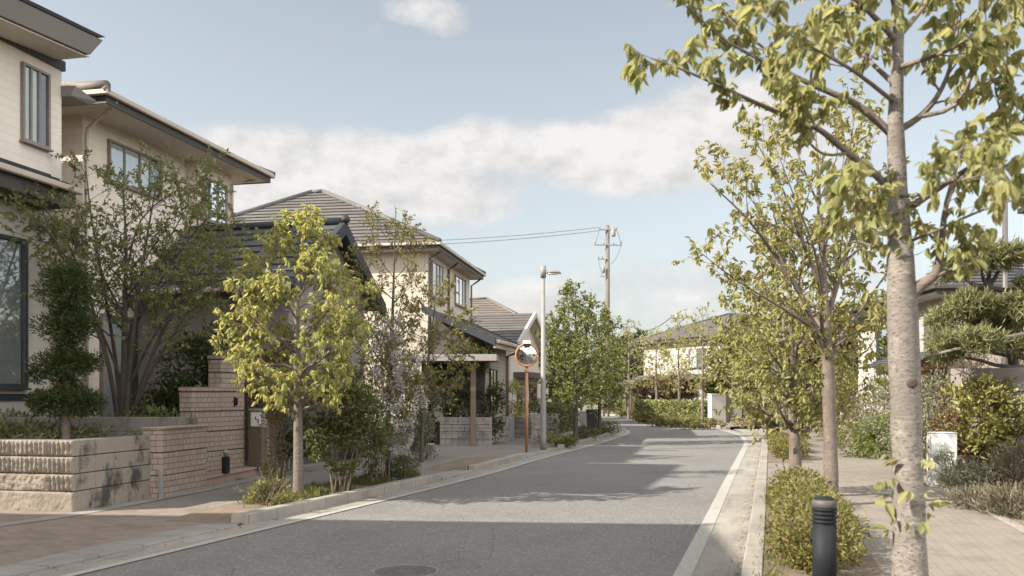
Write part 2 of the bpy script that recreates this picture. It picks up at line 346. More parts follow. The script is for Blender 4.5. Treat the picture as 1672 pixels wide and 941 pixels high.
# ---------------------------------------------------------------- foliage
TEMPL={
 'simple':(np.array([[0,0,0],[.5,.45,.10],[0,1,-.12],[-.5,.45,.10]]),[(0,1,2),(0,2,3)]),
 'oval':(np.array([[0,0,0],[.34,.2,.10],[.5,.46,.10],[.30,.76,.0],[0,1.,-.22],[-.30,.76,.0],[-.5,.46,.10],[-.34,.2,.10]]),[(0,1,2,3,4),(0,4,5,6,7)]),
 'blade':(np.array([[-.5,0,0],[.5,0,0],[.3,.6,.0],[0,1,-.1],[-.3,.6,0]]),[(0,1,2,3,4)]),
 'clump':(np.array([[0,0,0],[.5,.3,.14],[.28,.55,-.05],[.55,.8,.1],[0,1,-.12],[-.5,.85,.12],[-.25,.5,0],[-.52,.25,.1]]),[(0,1,2),(0,2,4,6),(2,3,4),(4,5,6),(0,6,7)]),
}
def leaves(name, pos, dirs, size, mat, parent, width=.5, shape='simple', rng=None, roll=.7, nrm=None):
    """many small folded leaf faces as one crown mesh"""
    rng=rng or np.random.default_rng(1)
    pos=np.asarray(pos,float); d=np.asarray(dirs,float); n=len(pos)
    d/=np.linalg.norm(d,axis=1,keepdims=True)+1e-9
    if nrm is None: hint=np.tile([0,0,1.],(n,1))
    else: hint=np.asarray(nrm,float)
    hint=hint+rng.normal(0,roll,(n,3))
    side=np.cross(d,hint); side/=np.linalg.norm(side,axis=1,keepdims=True)+1e-9
    up=np.cross(side,d)
    size=np.broadcast_to(np.asarray(size,float),(n,))
    T,fs=TEMPL[shape]; k=len(T)
    w=size*width*(.8+.4*rng.random(n)); cv=rng.uniform(.4,1.6,n)
    V=(pos[:,None,:]+side[:,None,:]*(T[None,:,0,None]*w[:,None,None])+d[:,None,:]*(T[None,:,1,None]*size[:,None,None])
       +up[:,None,:]*(T[None,:,2,None]*(size*cv)[:,None,None]))
    flat=np.concatenate([np.array(f) for f in fs]); sz=np.array([len(f) for f in fs])
    idx=(np.arange(n)[:,None]*k+flat[None,:]).ravel(); sizes=np.tile(sz,n)
    return numesh(name,V.reshape(-1,3),idx,sizes,mat,parent)

def rvec(r): 
    z=r.uniform(-1,1); a=r.uniform(0,6.2832); q=math.sqrt(1-z*z); return Vector((q*math.cos(a),q*math.sin(a),z))
def bez(a,b,c,n): return [a*(1-t)**2+b*2*t*(1-t)+c*t*t for t in [i/n for i in range(n+1)]]
def poly_at(pts,t):
    n=len(pts)-1; x=min(max(t,0),.9999)*n; i=int(x); return pts[i].lerp(pts[i+1],x-i),(pts[i+1]-pts[i]).normalized()
def wob(pts,amp,r):
    return [pts[0]]+[p+rvec(r)*amp for p in pts[1:-1]]+[pts[-1]]

class Crown:
    """collects leaf anchors and branch tubes of one tree in the tree's own coordinates"""
    def __init__(s, seed): s.r=random.Random(seed); s.lp=[]; s.ld=[]; s.ls=[]; s.mb=MB()
    def leaf(s,p,d,k=1.): s.lp.append(tuple(p)); s.ld.append(tuple(d)); s.ls.append(k)
    def twig(s,p,d,length,r0,nl,droop,spread=.8,tip=True,up=.25,mb=None):
        r=s.r; c=p+d*length*.55; e=p+(d+Vector((0,0,up))).normalized()*length
        pts=bez(p,c,e,3); (mb or s.mb).tube(pts,[r0,r0*.8,r0*.6,r0*.4],4,True,False)
        for i in range(nl):
            t=r.uniform(.25,1.) if not(tip and i<2) else 1.
            q,tg=poly_at(pts,t); dd=(tg*.55+rvec(r)*spread+Vector((0,0,-droop))).normalized(); s.leaf(q,dd,r.uniform(.5,1.22))
    def limb(s, pts, r0, sub=6, sublen=.5, twiglen=.28, ntw=4, nl=6, droop=.5, t0=.25, ang=50, spread=.8, up=.25, r1=.25, n=6, mb=None):
        r=s.r; m=mb or s.mb; k=len(pts)-1
        m.tube(pts,[r0*(1-(1-r1)*i/k) for i in range(k+1)],n,True,False)
        L=sum((pts[i+1]-pts[i]).length for i in range(k)); sd=r.choice((-1,1)); az=r.uniform(0,6.28)
        for j in range(sub):
            t=t0+(1-t0)*(j+r.uniform(.1,.9))/sub; p,tg=poly_at(pts,t)
            az+=2.4; a=tg.orthogonal().normalized(); b=tg.cross(a); sdv=(a*math.cos(az)+b*math.sin(az))
            sdv.z*=.6; A=R(ang+r.uniform(-12,12)); d=(tg*math.cos(A)+sdv.normalized()*math.sin(A)+Vector((0,0,.15))).normalized()
            sl=sublen*(1.15-.65*t)*r.uniform(.7,1.25); rr=r0*(1-(1-r1)*t)*.5
            e=p+d*sl+Vector((0,0,up*sl*.5)); spts=wob(bez(p,p+d*sl*.55,e,4),sl*.03,r)
            m.tube(spts,[max(.003,rr*(1-.7*i/4)) for i in range(5)],4,True,False)
            for q in range(ntw):
                tt=.25+.75*(q+r.uniform(0,1))/ntw; pp,tg2=poly_at(spts,tt)
                dv=(tg2*.6+rvec(r)*.8).normalized(); s.twig(pp,dv,twiglen*r.uniform(.6,1.2),max(.0025,rr*.35),nl,droop,spread,up=up,mb=m)
        p,tg=poly_at(pts,1.); s.twig(p,tg,twiglen,max(.003,r0*r1*.6),nl+2,droop,spread,up=up,mb=m)
    def finish(s, root, leafmat, barkmat, size, width=.5, shape='simple', trunk=None, seed=3, crown='crown', roll=.7):
        t=(trunk or s.mb); 
        if trunk is not None:
            b=len(t.v); t.v+=s.mb.v; t.f+=[tuple(i+b for i in f) for f in s.mb.f]; t.sm+=s.mb.sm
        t.build('trunk',barkmat,root)
        return leaves(crown,s.lp,s.ld,np.array(s.ls)*size,leafmat,root,width,shape,np.random.default_rng(seed),roll)

def trunk_tube(mb, pts, rad, r, n=12, rough=.05):
    """trunk with flare and slightly irregular section"""
    P_=[]; Rd=[]
    for i in range(len(pts)-1):
        for k in range(5):
            t=k/5; P_.append(pts[i].lerp(pts[i+1],t)); Rd.append((rad[i]*(1-t)+rad[i+1]*t)*(1+r.uniform(-rough,rough)))
    P_.append(pts[-1]); Rd.append(rad[-1]); mb.tube(P_,Rd,n,True,True)

def auto_tree(name,label,cat,loc,h,zc0,prof,seed,leaf,bark,trunk_r=.06,nlimb=16,rise=.7,lsize=.1,width=.45,shape='simple',
              sub=5,sublen=.5,twiglen=.25,ntw=3,nl=5,droop=.5,spread=.8,up=.25,lean=(0,0),group=None,limb_r=.4,ang=50,t0=.25,curve=.15,sxy=(1,1),fork=.97):
    """single-stem tree: trunk, limbs reaching an uneven envelope prof(z 0..1)->radius, twigs, leaves"""
    root=thing(name,label,cat,loc,0,group); C=Crown(seed); r=C.r; tb=MB()
    top=Vector((lean[0],lean[1],h*fork)); tp=[Vector((0,0,-.08)),Vector((0,0,.12)),Vector((lean[0]*.15+r.uniform(-.02,.02),lean[1]*.15,h*.3)),Vector((lean[0]*.5+r.uniform(-.05,.05),lean[1]*.5+r.uniform(-.05,.05),h*.62)),top]
    trunk_tube(tb,tp,[trunk_r*1.45,trunk_r*1.08,trunk_r*.9,trunk_r*.55,trunk_r*.1],r)
    def axis(z):
        for i in range(len(tp)-1):
            if tp[i].z<=z<=tp[i+1].z: return tp[i].lerp(tp[i+1],(z-tp[i].z)/(tp[i+1].z-tp[i].z))
        return tp[-1].copy()
    az=r.uniform(0,6.28)
    for i in range(nlimb):
        f=(i+r.uniform(.2,.8))/nlimb; zt=zc0+(h-zc0)*f; rad=prof(f)*r.uniform(.72,1.12); az+=2.4+r.uniform(-.35,.35)
        dv=Vector((math.cos(az)*sxy[0],math.sin(az)*sxy[1],0)); zs=max(zc0*.92 if zc0>.3 else .15,zt-rise*rad*r.uniform(.8,1.2)-.05)
        a=axis(zs); e=axis(zt)+dv*rad; e.z=zt+r.uniform(-.1,.1); mid=a.lerp(e,.55)+Vector((0,0,-curve*rad if curve>0 else -curve*rad))
        pts=wob(bez(a,mid,e,6),rad*.035,r)
        rr=max(.006,trunk_r*limb_r*(1-.6*f))
        C.limb(pts,rr,max(2,int(sub*(.5+rad/max(.01,prof(.4))*.6))),sublen*(.5+.5*rad/max(.01,prof(.4))),twiglen,ntw,nl,droop,t0,ang,spread,up,mb=tb)
    C.twig(top,Vector((0,0,1)),twiglen*1.3,.006,nl+3,droop,spread)
    C.finish(root,leaf,bark,lsize,width,shape,tb,seed); return root

def blob_points(rng, blobs, n, inner=.45, clump=2.2, thr=-.15, flat=False):
    """points in the outer shell of several lumps, thinned by noise so that gaps and tufts appear"""
    out=[]; od=[]; w=np.array([b[1][0]*b[1][1]+b[1][1]*b[1][2]+b[1][0]*b[1][2] for b in blobs]); w/=w.sum()
    off=rng.uniform(0,50,3)
    while len(out)<n:
        bi=rng.choice(len(blobs),p=w,size=512); v=rng.normal(size=(512,3)); v/=np.linalg.norm(v,axis=1,keepdims=True)
        rr=rng.uniform(inner,1.04,512)
        for i in range(512):
            c,rd=blobs[bi[i]]; u=v[i]; k=rr[i]
            p=(c[0]+u[0]*rd[0]*k,c[1]+u[1]*rd[1]*k,c[2]+u[2]*rd[2]*k)
            if p[2]<.02: continue
            if mnoise.noise((p[0]*clump+off[0],p[1]*clump+off[1],p[2]*clump+off[2]))<thr: continue
            out.append(p); od.append(u)
            if len(out)>=n: break
    return np.array(out),np.array(od)

def shrub(name,label,cat,loc,blobs,n,size,leaf,seed,width=.5,shape='simple',stem=BK['twig'],nst=7,stem_r=.012,inner=.45,clump=2.2,thr=-.15,
          up=.35,rnd=.7,group=None,rz=0,extra=None,scale=1.,foliage='foliage',shoots=14):
    root=thing(name,label,cat,loc,rz,group); rng=np.random.default_rng(seed); r=random.Random(seed)
    blobs=[((c[0]*scale,c[1]*scale,c[2]*scale),(q[0]*scale,q[1]*scale,q[2]*scale)) for c,q in blobs]
    p,u=blob_points(rng,blobs,n,inner,clump/scale,thr)
    mb=MB()
    for i in range(nst):
        c,rd=blobs[i%len(blobs)]; e=Vector((c[0]+r.uniform(-.8,.8)*rd[0],c[1]+r.uniform(-.8,.8)*rd[1],c[2]+r.uniform(0,.8)*rd[2]))
        b=Vector((c[0]*.25+r.uniform(-.1,.1)*scale,c[1]*.25+r.uniform(-.1,.1)*scale,-.05))
        pts=wob(bez(b,Vector((b.x*.6+e.x*.4,b.y*.6+e.y*.4,e.z*.6)),e,6),.03*scale,r)
        mb.tube(pts,[stem_r*(1-.7*k/6) for k in range(7)],5,True,False)
        for k in (3,4,5):
            q=pts[k]; mb.tube([q,q+(rvec(r)*.5+Vector((0,0,.5)))*.35*scale],[stem_r*.4,stem_r*.2],4,True,False)
    sp=[];sd_=[]
    for i in range(shoots):
        k=rng.integers(len(p)); a=Vector(p[k]); dv=(Vector(u[k])*.7+rvec(r)*.35+Vector((0,0,.75))).normalized(); Ls=size*r.uniform(2.2,4.8)
        pts=bez(a-dv*size*1.5,a+dv*Ls*.5,a+dv*Ls+Vector((0,0,-Ls*.12)),3); mb.tube(pts,[.0035,.003,.0025,.0015],4,True,False)
        for q in range(7):
            t=(q+.6)/7; pt,tg=poly_at(pts,t); sp.append(tuple(pt)); sd_.append(tuple(tg*.5+rvec(r)*.8))
    mb.build('stem',stem,root)
    d=u+rng.normal(0,rnd,p.shape)+np.array([0,0,up]); hint=u*.8+np.array([0,0,.6])
    if sp: p=np.concatenate([p,np.array(sp)]); d=np.concatenate([d,np.array(sd_)]); hint=np.concatenate([hint,np.tile([0,0,1.],(len(sp),1))])
    leaves(foliage,p,d,size*rng.uniform(.6,1.2,len(p)),leaf,root,width,shape,rng,.8,nrm=hint)
    if extra:
        en,em,ename,es=extra[:4]; p2,u2=blob_points(rng,blobs,en,.85,clump*1.6,extra[4] if len(extra)>4 else .0)
        leaves(ename,p2,u2+rng.normal(0,.5,p2.shape)+np.array([0,0,.3]),es*rng.uniform(.6,1.2,en),em,root,.6,shape,rng)
    return root

def hedge(name,label,loc,lx,ly,h,n,size,leaf,seed,rz=0,group=None,cat='hedge',shape='simple'):
    """clipped hedge: leaf shell over the whole box volume, wavy faces, twigs inside"""
    root=thing(name,label,cat,loc,rz,group); rng=np.random.default_rng(seed)
    p=np.stack([rng.uniform(-.5,.5,n)*lx,rng.uniform(-.5,.5,n)*ly,rng.uniform(.02,1,n)*h],1); u=np.zeros_like(p)
    ar=np.array([ly*h,ly*h,lx*h,lx*h,lx*ly]); f=rng.choice(5,p=ar/ar.sum(),size=n); k=rng.uniform(-.14,.03,n)
    for i in range(n):
        wv=mnoise.noise((p[i,0]*1.3+seed,p[i,1]*1.3,p[i,2]*1.5))*.09; q=k[i]+wv
        if f[i]<2: sg=(-1,1)[f[i]]; p[i,0]=sg*(lx*.5+q); u[i,0]=sg
        elif f[i]<4: sg=(-1,1)[f[i]-2]; p[i,1]=sg*(ly*.5+q); u[i,1]=sg
        else: p[i,2]=h+q; u[i,2]=1
    d=u*.8+rng.normal(0,.7,p.shape)+np.array([0,0,.3])
    leaves('foliage',p,d,size*rng.uniform(.7,1.2,n),leaf,root,.55,shape,rng,.7,nrm=u)
    mb=MB(); r=random.Random(seed)
    for i in range(int(lx*ly*10)+8):
        b=Vector((r.uniform(-.46,.46)*lx,r.uniform(-.4,.4)*ly,-.03)); 
        for _ in range(3): mb.tube([b,b+Vector((r.uniform(-.15,.15),r.uniform(-.15,.15),h*r.uniform(.6,.95)))],[.012,.005],4,True,False)
    mb.build('stem',BK['twig'],root); return root
# ---------------------------------------------------------------- layout lines of the street
def catmull(pts, step=.5):
    pts=[Vector((p[0],p[1])) for p in pts]; out=[]
    for i in range(len(pts)-1):
        a=pts[max(i-1,0)]; b=pts[i]; c=pts[i+1]; d=pts[min(i+2,len(pts)-1)]
        n=max(2,int((c-b).length/step))
        for k in range(n):
            t=k/n; out.append(.5*((2*b)+(c-a)*t+(2*a-5*b+4*c-d)*t*t+(-a+3*b-3*c+d)*t**3))
    out.append(pts[-1]); return out
def offs(pts, d):                        # offset to the right of the travel direction
    o=[]
    for i,p in enumerate(pts):
        t=(pts[min(i+1,len(pts)-1)]-pts[max(i-1,0)]).normalized(); o.append(p+Vector((t.y,-t.x))*d)
    return o
def cut(pts, y0, y1): return [p for p in pts if y0<=p.y<=y1]
def at_y(pts, y):
    for a,b in zip(pts,pts[1:]):
        if (a.y-y)*(b.y-y)<=0 and a.y!=b.y: return a.lerp(b,(y-a.y)/(b.y-a.y))
    return pts[-1]
def sec(pts,y0,y1): return [at_y(pts,y0)]+[p for p in pts if y0+.05<p.y<y1-.05]+[at_y(pts,y1)]

Lpix=[(125,941),(500,850),(656,812),(800,775),(903,745),(980,725),(1021,711)]
Rpix=[(1100,941),(1146.6,855),(1191,770),(1213,729),(1214,722),(1208,714),(1191,707),(1150,698),(1100,691),(1050,684.5),(1012,680.5)]
Lw=[P(*p).xy for p in Lpix]; Rw=[P(*p).xy for p in Rpix]
Lw=[Vector((-12.4,-16)),Vector((-6.6,0))]+Lw+[Vector((5.15,38.9)),Vector((5.3,43.5)),Vector((5.0,49)),Vector((3.6,55)),Vector((0.2,60.5)),Vector((-6,65)),Vector((-16,69)),Vector((-40,74))]
Rw=[Vector((-5.6,-16)),Vector((-.87,0))]+Rw+[Vector((5.6,68.8)),Vector((1,73)),Vector((-8,77)),Vector((-18,80)),Vector((-40,84))]
LL=catmull(Lw); RL=catmull(Rw)

def structure(name, o): o.name=name; o['kind']='structure'; return o
mb=MB(); S=900
# ground: one sheet to the horizon
mb.add([(-S,-S,-.06),(S,-S,-.06),(S,S,-.06),(-S,S,-.06)],[(0,1,2,3)]); structure('ground',mb.build('ground',M['earth']))
# road
nn=160
def resamp(pts,n):
    d=[0]
    for a,b in zip(pts,pts[1:]): d.append(d[-1]+(b-a).length)
    o=[];j=0
    for i in range(n):
        s=d[-1]*i/(n-1)
        while j<len(d)-2 and d[j+1]<s: j+=1
        o.append(pts[j].lerp(pts[j+1],(s-d[j])/max(1e-9,d[j+1]-d[j])))
    return o
mb=MB(); mb.strip(resamp(LL,nn),resamp(RL,nn),0,0); structure('road',mb.build('road',M['asphalt']))
# gutters (slightly dished towards the kerb), painted edge lines
RG1=offs(RL,.155); RG2=offs(RL,.585); RK2=offs(RL,.765)
LG1=offs(LL,-.11); LG2=offs(LL,-.47); LK2=offs(LL,-.64); LS2=offs(LL,-.90)
mb=MB(); mb.strip(RL,RG2,.004,-.012+.02); structure('gutter',mb.build('gutter',M['gutter']))
mb=MB(); mb.strip(offs(LL,-.47),LL,.008,.004); structure('gutter',mb.build('gutter',M['gutter']))
mb=MB(); mb.strip(offs(RL,-.005),RG1,.010,.010); structure('road_marking',mb.build('road_marking',M['line']))
mb=MB(); mb.strip(LG1,offs(LL,0.),.010,.010); structure('road_marking',mb.build('road_marking',M['line']))
# right kerb: along the near pavement, then round into the side street; then beyond the side street
mb=MB(); ka=sec(RG2,-15,30.0); kb=sec(RK2,-15,30.0)
e=ka[-1]; f=kb[-1]
for k in range(1,9):
    t=k/8*R(62); rad=2.2; c=e+Vector((1,0))*rad
    dirn=Vector((-math.cos(t),math.sin(t))); ka.append(c+dirn*rad); kb.append(c+dirn*(rad-.18))
mb.curb(ka,kb,-.03,.125); structure('kerb',mb.build('kerb',M['kerb']))
mb=MB(); mb.curb([p for p in RG2 if p.y>41.5],[p for p in RK2 if p.y>41.2][-len([p for p in RG2 if p.y>41.5]):],-.03,.125); structure('kerb',mb.build('kerb',M['kerb']))
# left kerbs: dropped strip by the near apron, raised kerbs round three planting beds
mb=MB(); mb.curb(sec(LG2,-15,10.75),sec(LS2,-15,10.75),-.03,.035,.01); structure('apron_kerb',mb.build('kerb',M['strip']))
BEDS=[(10.9,16.6),(18.4,22.4),(26.2,38.2)]
for a,b in BEDS:
    mb=MB(); A=sec(LG2,a,b); Bq=sec(LK2,a,b)
    mb.curb(A,Bq,-.03,.135); structure('kerb',mb.build('kerb',M['kerb']))
for a,b in [(16.64,18.36),(22.44,26.16)]:
    mb=MB(); mb.curb(sec(LG2,a,b),sec(LS2,a,b),-.03,.045,.01); structure('apron_kerb',mb.build('kerb',M['strip']))
# left pavement
LP=offs(LL,-4.6)
def sheet(name,A,Bx,z,mat,kind='structure'):
    n=max(len(A),len(Bx)); mb=MB(); mb.strip(resamp(A,n),resamp(Bx,n),z,z); o=mb.build(name,mat); o['kind']=kind; return o
sheet('brick_pavement',sec(LP,-15,12.6),sec(offs(LL,-.5),-15,12.6),.030,M['redpave'])
sheet('pavement',sec(LP,12.6,56),sec(offs(LL,-.5),12.6,56),.026,M['greypave'])
# concrete edging along the foot of the walls
EL=[P(-500,920).xy,P(0,859).xy,P(120,841).xy,P(247,817).xy,P(325,802).xy,P(460,772).xy]
ee=catmull(EL); mb=MB(); mb.strip(offs(ee,0),offs(ee,.28),.036,.036); structure('wall_edging',mb.build('wall_edging',M['strip']))
# planting beds left
for i,(a,b) in enumerate(BEDS):
    A=resamp(sec(offs(LL,-1.5),a+.15,b-.1),40); Bq=resamp(sec(LK2,a+.02,b-.02),40); mb=MB(); vs=[]
    for k,(p,q) in enumerate(zip(A,Bq)):
        d=min((p-A[0]).length,(A[-1]-p).length); zz=.036+.07*min(1,d/.9)
        vs+=[(p.x,p.y,-.03),(p.x,p.y,zz)]+[(p.lerp(q,t).x,p.lerp(q,t).y,zz+(.02*mnoise.noise((p.lerp(q,t).x*2,p.lerp(q,t).y*2,0)) if t<1 else 0)) for t in (.25,.5,.75,1)]+[(q.x,q.y,-.03)]
    mb.add(vs,[(k*7+j,(k+1)*7+j,(k+1)*7+j+1,k*7+j+1) for k in range(39) for j in range(6)]+[tuple(range(7)),tuple(39*7+j for j in range(6,-1,-1))]); o=mb.build('planting_bed',M['soil']); o['kind']='structure'
    mb=MB(); A=sec(offs(LL,-1.5),a+1.0,b-.6); mb.curb(offs(A,-.07),A,-.02,.10,.008); structure('bed_edging',mb.build('bed_edging',M['kerb']))
# right pavement, beds
RB=offs(RL,1.72); RP=offs(RL,3.45)
sheet('pavement',sec(RK2,-15,33),sec(RP,-15,33),.108,M['sandpave'])
for a,b in [(-6,13.9),(19.6,30.2)]:
    o=sheet('planting_bed',sec(RK2,a,b),sec(RB,a,b),.116,M['soil'])
# concrete edging of the right pavement and the garden soil behind it
mb=MB(); mb.curb(sec(RP,-15,33),sec(offs(RL,3.57),-15,33),-.03,.118,.008); structure('pavement_edging',mb.build('pavement_edging',M['kerb']))
sheet('garden_soil',sec(offs(RL,3.57),-15,33),sec(offs(RL,16),-15,33),.09,M['soil'])
q=[P(1500,812,.1),P(1585,845,.1),P(1690,800,.1),P(1600,778,.1)]
mb=MB(); mb.add([(p.x,p.y,.098) for p in (P(1538,801),P(1592,836),P(1660,815),P(1600,786))],[(0,1,2,3)]); structure('brick_path',mb.build('brick_path',M['redpave']))
# side street on the right and far pavement
mb=MB(); a=at_y(RK2,31.0); b=at_y(RK2,41.2)
mb.add([(a.x-.05,31.0,.004),(40,38,.004),(40,48.5,.004),(b.x+.1,41.4,.004),(at_y(RG2,37).x,37,.004)],[(0,1,2,3,4)]); structure('side_street',mb.build('side_street',M['gravel']))
sheet('pavement',[p for p in RK2 if p.y>41.3],[p for p in offs(RL,3.0) if p.y>41.3],.11,M['sandpave'])
# raised garden ground on the left plots
mb=MB(); mb.prism([(-30,14.75),(-5.88,14.75),(-5.48,17.1),(-5.95,18.1),(-30,18.4)],-.05,.86); structure('raised_garden',mb.build('raised_garden',M['earth']))
# ---------------------------------------------------------------- buildings
def face(kind, plane):
    if kind=='X+': return lambda a,d,z:(plane+d,a,z)
    if kind=='X-': return lambda a,d,z:(plane-d,a,z)
    if kind=='Y-': return lambda a,d,z:(a,plane-d,z)
    return lambda a,d,z:(a,plane+d,z)
def fbox(mb,fc,a0,a1,d0,d1,z0,z1):
    mb.hexa([fc(a0,d1,z0),fc(a1,d1,z0),fc(a1,d0,z0),fc(a0,d0,z0),fc(a0,d1,z1),fc(a1,d1,z1),fc(a1,d0,z1),fc(a0,d0,z1)])
def window(root,kind,plane,a0,a1,z0,z1,panes,frame='frame_bronze',fw=.045,depth=.07,sill=True):
    """surface-mounted aluminium window: frame, sash bars, glass, curtain or dark room behind"""
    fc=face(kind,plane); mb=MB()
    fbox(mb,fc,a0,a1,0,depth,z1-fw,z1); fbox(mb,fc,a0,a1,0,depth,z0,z0+fw)
    fbox(mb,fc,a0,a0+fw,0,depth,z0+fw,z1-fw); fbox(mb,fc,a1-fw,a1,0,depth,z0+fw,z1-fw)
    n=len(panes); tot=sum(w for w,_ in panes); x=a0+fw; W=a1-a0-2*fw; edges=[]
    for i,(w,c) in enumerate(panes):
        x2=x+W*w/tot; edges.append((x,x2,c))
        if i<n-1: fbox(mb,fc,x2-.022,x2+.022,.0,depth-.012+(.006 if i%2 else 0),z0+fw,z1-fw)
        x=x2
    if sill: fbox(mb,fc,a0-.03,a1+.03,0,depth+.04,z0-.035,z0-.002)
    wo=mb.build('window',M[frame],root)
    for (xa,xb,c) in edges:
        m2=MB(); q=[fc(xa+.001,.036,z0+fw),fc(xb-.001,.036,z0+fw),fc(xb-.001,.036,z1-fw),fc(xa+.001,.036,z1-fw)]; m2.add(q,[(0,1,2,3)])
        m2.build('pane',M['glass'],wo)
        m3=MB()
        if c=='L':
            nf=10; vs=[]
            for k in range(nf*2+1): a=xa+.002+(xb-xa-.004)*k/(nf*2); dd=.008+.014*(k%2); vs+= [fc(a,dd,z0+fw),fc(a,dd,z1-fw)]
            m3.add(vs,[(2*k,2*k+2,2*k+3,2*k+1) for k in range(nf*2)],True); m3.build('curtain',M['curtain'],wo)
        else:
            fbox(m3,fc,xa+.001,xb-.001,.002,.008,z0+fw,z1-fw); m3.build('screen',M['screen'],wo)
    return wo
def roof_plane(mb, e0,e1,r0,r1, n, lift=.03):
    """tiled slope as n overlapping courses between eave e0-e1 and top r0-r1"""
    e0,e1,r0,r1=[Vector(p) for p in (e0,e1,r0,r1)]; nn=((e1-e0).cross(r0-e0) if (r0-e0).length>.01 else (e1-e0).cross(r1-e0)).normalized()
    if nn.z<0: nn=-nn
    for i in range(n):
        a=e0.lerp(r0,i/n); b=e1.lerp(r1,i/n); c=e1.lerp(r1,(i+1)/n); d=e0.lerp(r0,(i+1)/n); L=nn*lift
        a2=a+L; b2=b+L
        vs=[a,b,b2,a2,c,d]
        mb.add([a-nn*.02,b-nn*.02,b2,a2],[(0,1,2,3)])
        if (c-d).length<.02: mb.add([a2,b2,c],[(0,1,2)])
        else: mb.add([a2,b2,c,d],[(0,1,2,3)])
def hip_roof(root,x0,x1,y0,y1,ze,zr,along,n,mat,ridge_mat,thick=.03,peak=None,cap=.07):
    """hip roof over eave rectangle; along='Y' ridge parallel to local Y, or peak point"""
    w=(x1-x0)/2; l=(y1-y0)/2; cx=(x0+x1)/2; cy=(y0+y1)/2
    if along=='Y': ra=(cx,y0+min(w,l),zr); rb=(cx,y1-min(w,l),zr)
    elif along=='X': ra=(x0+min(w,l),cy,zr); rb=(x1-min(w,l),cy,zr)
    if peak: ra,rb=peak
    A=(x0,y0,ze);B_=(x1,y0,ze);C_=(x1,y1,ze);D=(x0,y1,ze); mb=MB()
    if along=='Y': pl=[(A,B_,ra,ra),(B_,C_,ra,rb),(C_,D,rb,rb),(D,A,rb,ra)]
    else: pl=[(A,B_,ra,rb),(B_,C_,rb,rb),(C_,D,rb,ra),(D,A,ra,ra)]
    for p in pl: roof_plane(mb,*p,n,thick)
    mb.box(x0+.05,x1-.05,y0+.05,y1-.05,ze-.04,ze-.015)
    ro=mb.build('roof',M[mat],root)
    mc=MB(); up=Vector((0,0,.05))
    for a,b in ([(A,ra),(B_,ra),(C_,rb),(D,rb)] if along=='Y' else [(A,ra),(B_,rb),(C_,rb),(D,ra)])+[(ra,rb)]:
        a=Vector(a)+up; b=Vector(b)+up
        if (a-b).length>.05: mc.tube([a,b],cap,8,True)
    mc.build('ridge_cap',M[ridge_mat],ro); return ro
def eaves(root,x0,x1,y0,y1,zs,zt,soffit='soffit',fascia='fascia_dark',gut='gutter_beige',fh=.13,gh=.10):
    mb=MB(); mb.box(x0+.04,x1-.04,y0+.04,y1-.04,zs,zs+.03); mb.build('soffit',M[soffit],root)
    mb=MB(); t=.035
    mb.box(x0,x1,y0,y0+t,zs-.02,zs+fh); mb.box(x0,x1,y1-t,y1,zs-.02,zs+fh); mb.box(x0,x0+t,y0+t,y1-t,zs-.02,zs+fh); mb.box(x1-t,x1,y0+t,y1-t,zs-.02,zs+fh)
    mb.build('fascia',M[fascia],root)
    mb=MB(); o=.10; z0=zt-gh
    for (a,b,c,d) in ((x0-o,x1+o,y0-o,y0-.002),(x0-o,x1+o,y1+.002,y1+o),(x0-o,x0-.002,y0-.002,y1+.002),(x1+.002,x1+o,y0-.002,y1+.002)):
        mb.bbox(a,b,c,d,z0,zt,.02)
    mb.build('gutter',M[gut],root)
def pipe(root,pts,mat,r=.032):
    mb=MB(); mb.tube(pts,r,8); return mb.build('downpipe',M[mat],root)
def walls(root,boxes,mat,name='wall'):
    mb=MB()
    for b in boxes: mb.box(*b)
    return mb.build(name,M[mat],root)

# --- house 1: nearest on the left, slanting grey fascia
h1=thing('house','cream house with a broad grey slanting fascia, cut by the left edge','house',(-8.37,16.5,0),R(-12.2))
walls(h1,[(-6,0,-5.4,0,5.0,7.72)],'plaster'); walls(h1,[(-6,-.012,-5.4,-.30,1.62,5.0)],'plaster')
walls(h1,[(-6,.02,-5.4,-.27,-.1,1.50)],'white_wall','foundation')
walls(h1,[(-6,.05,-5.4,-.25,1.50,1.62)],'cap_dark','base_trim')
walls(h1,[(-6,.05,-5.4,.05,7.62,7.80)],'fascia_dark','wall_trim')
mb=MB(); z=lambda y,k: k+.075*y
def tilt(x0,x1,x2,y0,y1,za,zb): # slanting fascia: bottom edge x1 at za, top edge x2 at zb
    mb.hexa([(x0,y0,z(y0,za)),(x1,y0,z(y0,za)),(x1,y1,z(y1,za)),(x0,y1,z(y1,za)),(x0,y0,z(y0,zb)),(x2,y0,z(y0,zb)),(x2,y1+.14,z(y1,zb)),(x0,y1+.14,z(y1,zb))])
tilt(-6.6,.76,.92,-5.8,-.20,7.80,8.10); mb.build('fascia',M['fascia_grey'],h1)
mb=MB(); tilt(-6.6,.70,.70,-5.7,-.26,7.765,7.795); mb.build('soffit',M['soffit'],h1)
mb=MB(); tilt(-6.7,.945,.955,-5.8,-.17,8.10,8.165); mb.build('roof',M['cap_dark'],h1)
window(h1,'X+',0,-1.02,-.36,6.05,7.42,[(.3,'L'),(.36,'L'),(.4,'D')])
window(h1,'X+',-.012,-3.0,-.93,1.72,4.32,[(1,'L'),(1,'L')],'frame_dark',.07,.10)
mb=MB(); roof_plane(mb,(.74,-4.0,5.27),(.74,-.5,5.27),(.0,-4.0,5.62),(.0,-.5,5.62),4,.03); mb.build('pent_roof',M['tile_dark'],h1)
walls(h1,[(.0,.70,-4.0,-.5,4.93,5.24)],'fascia_dark','pent_fascia')
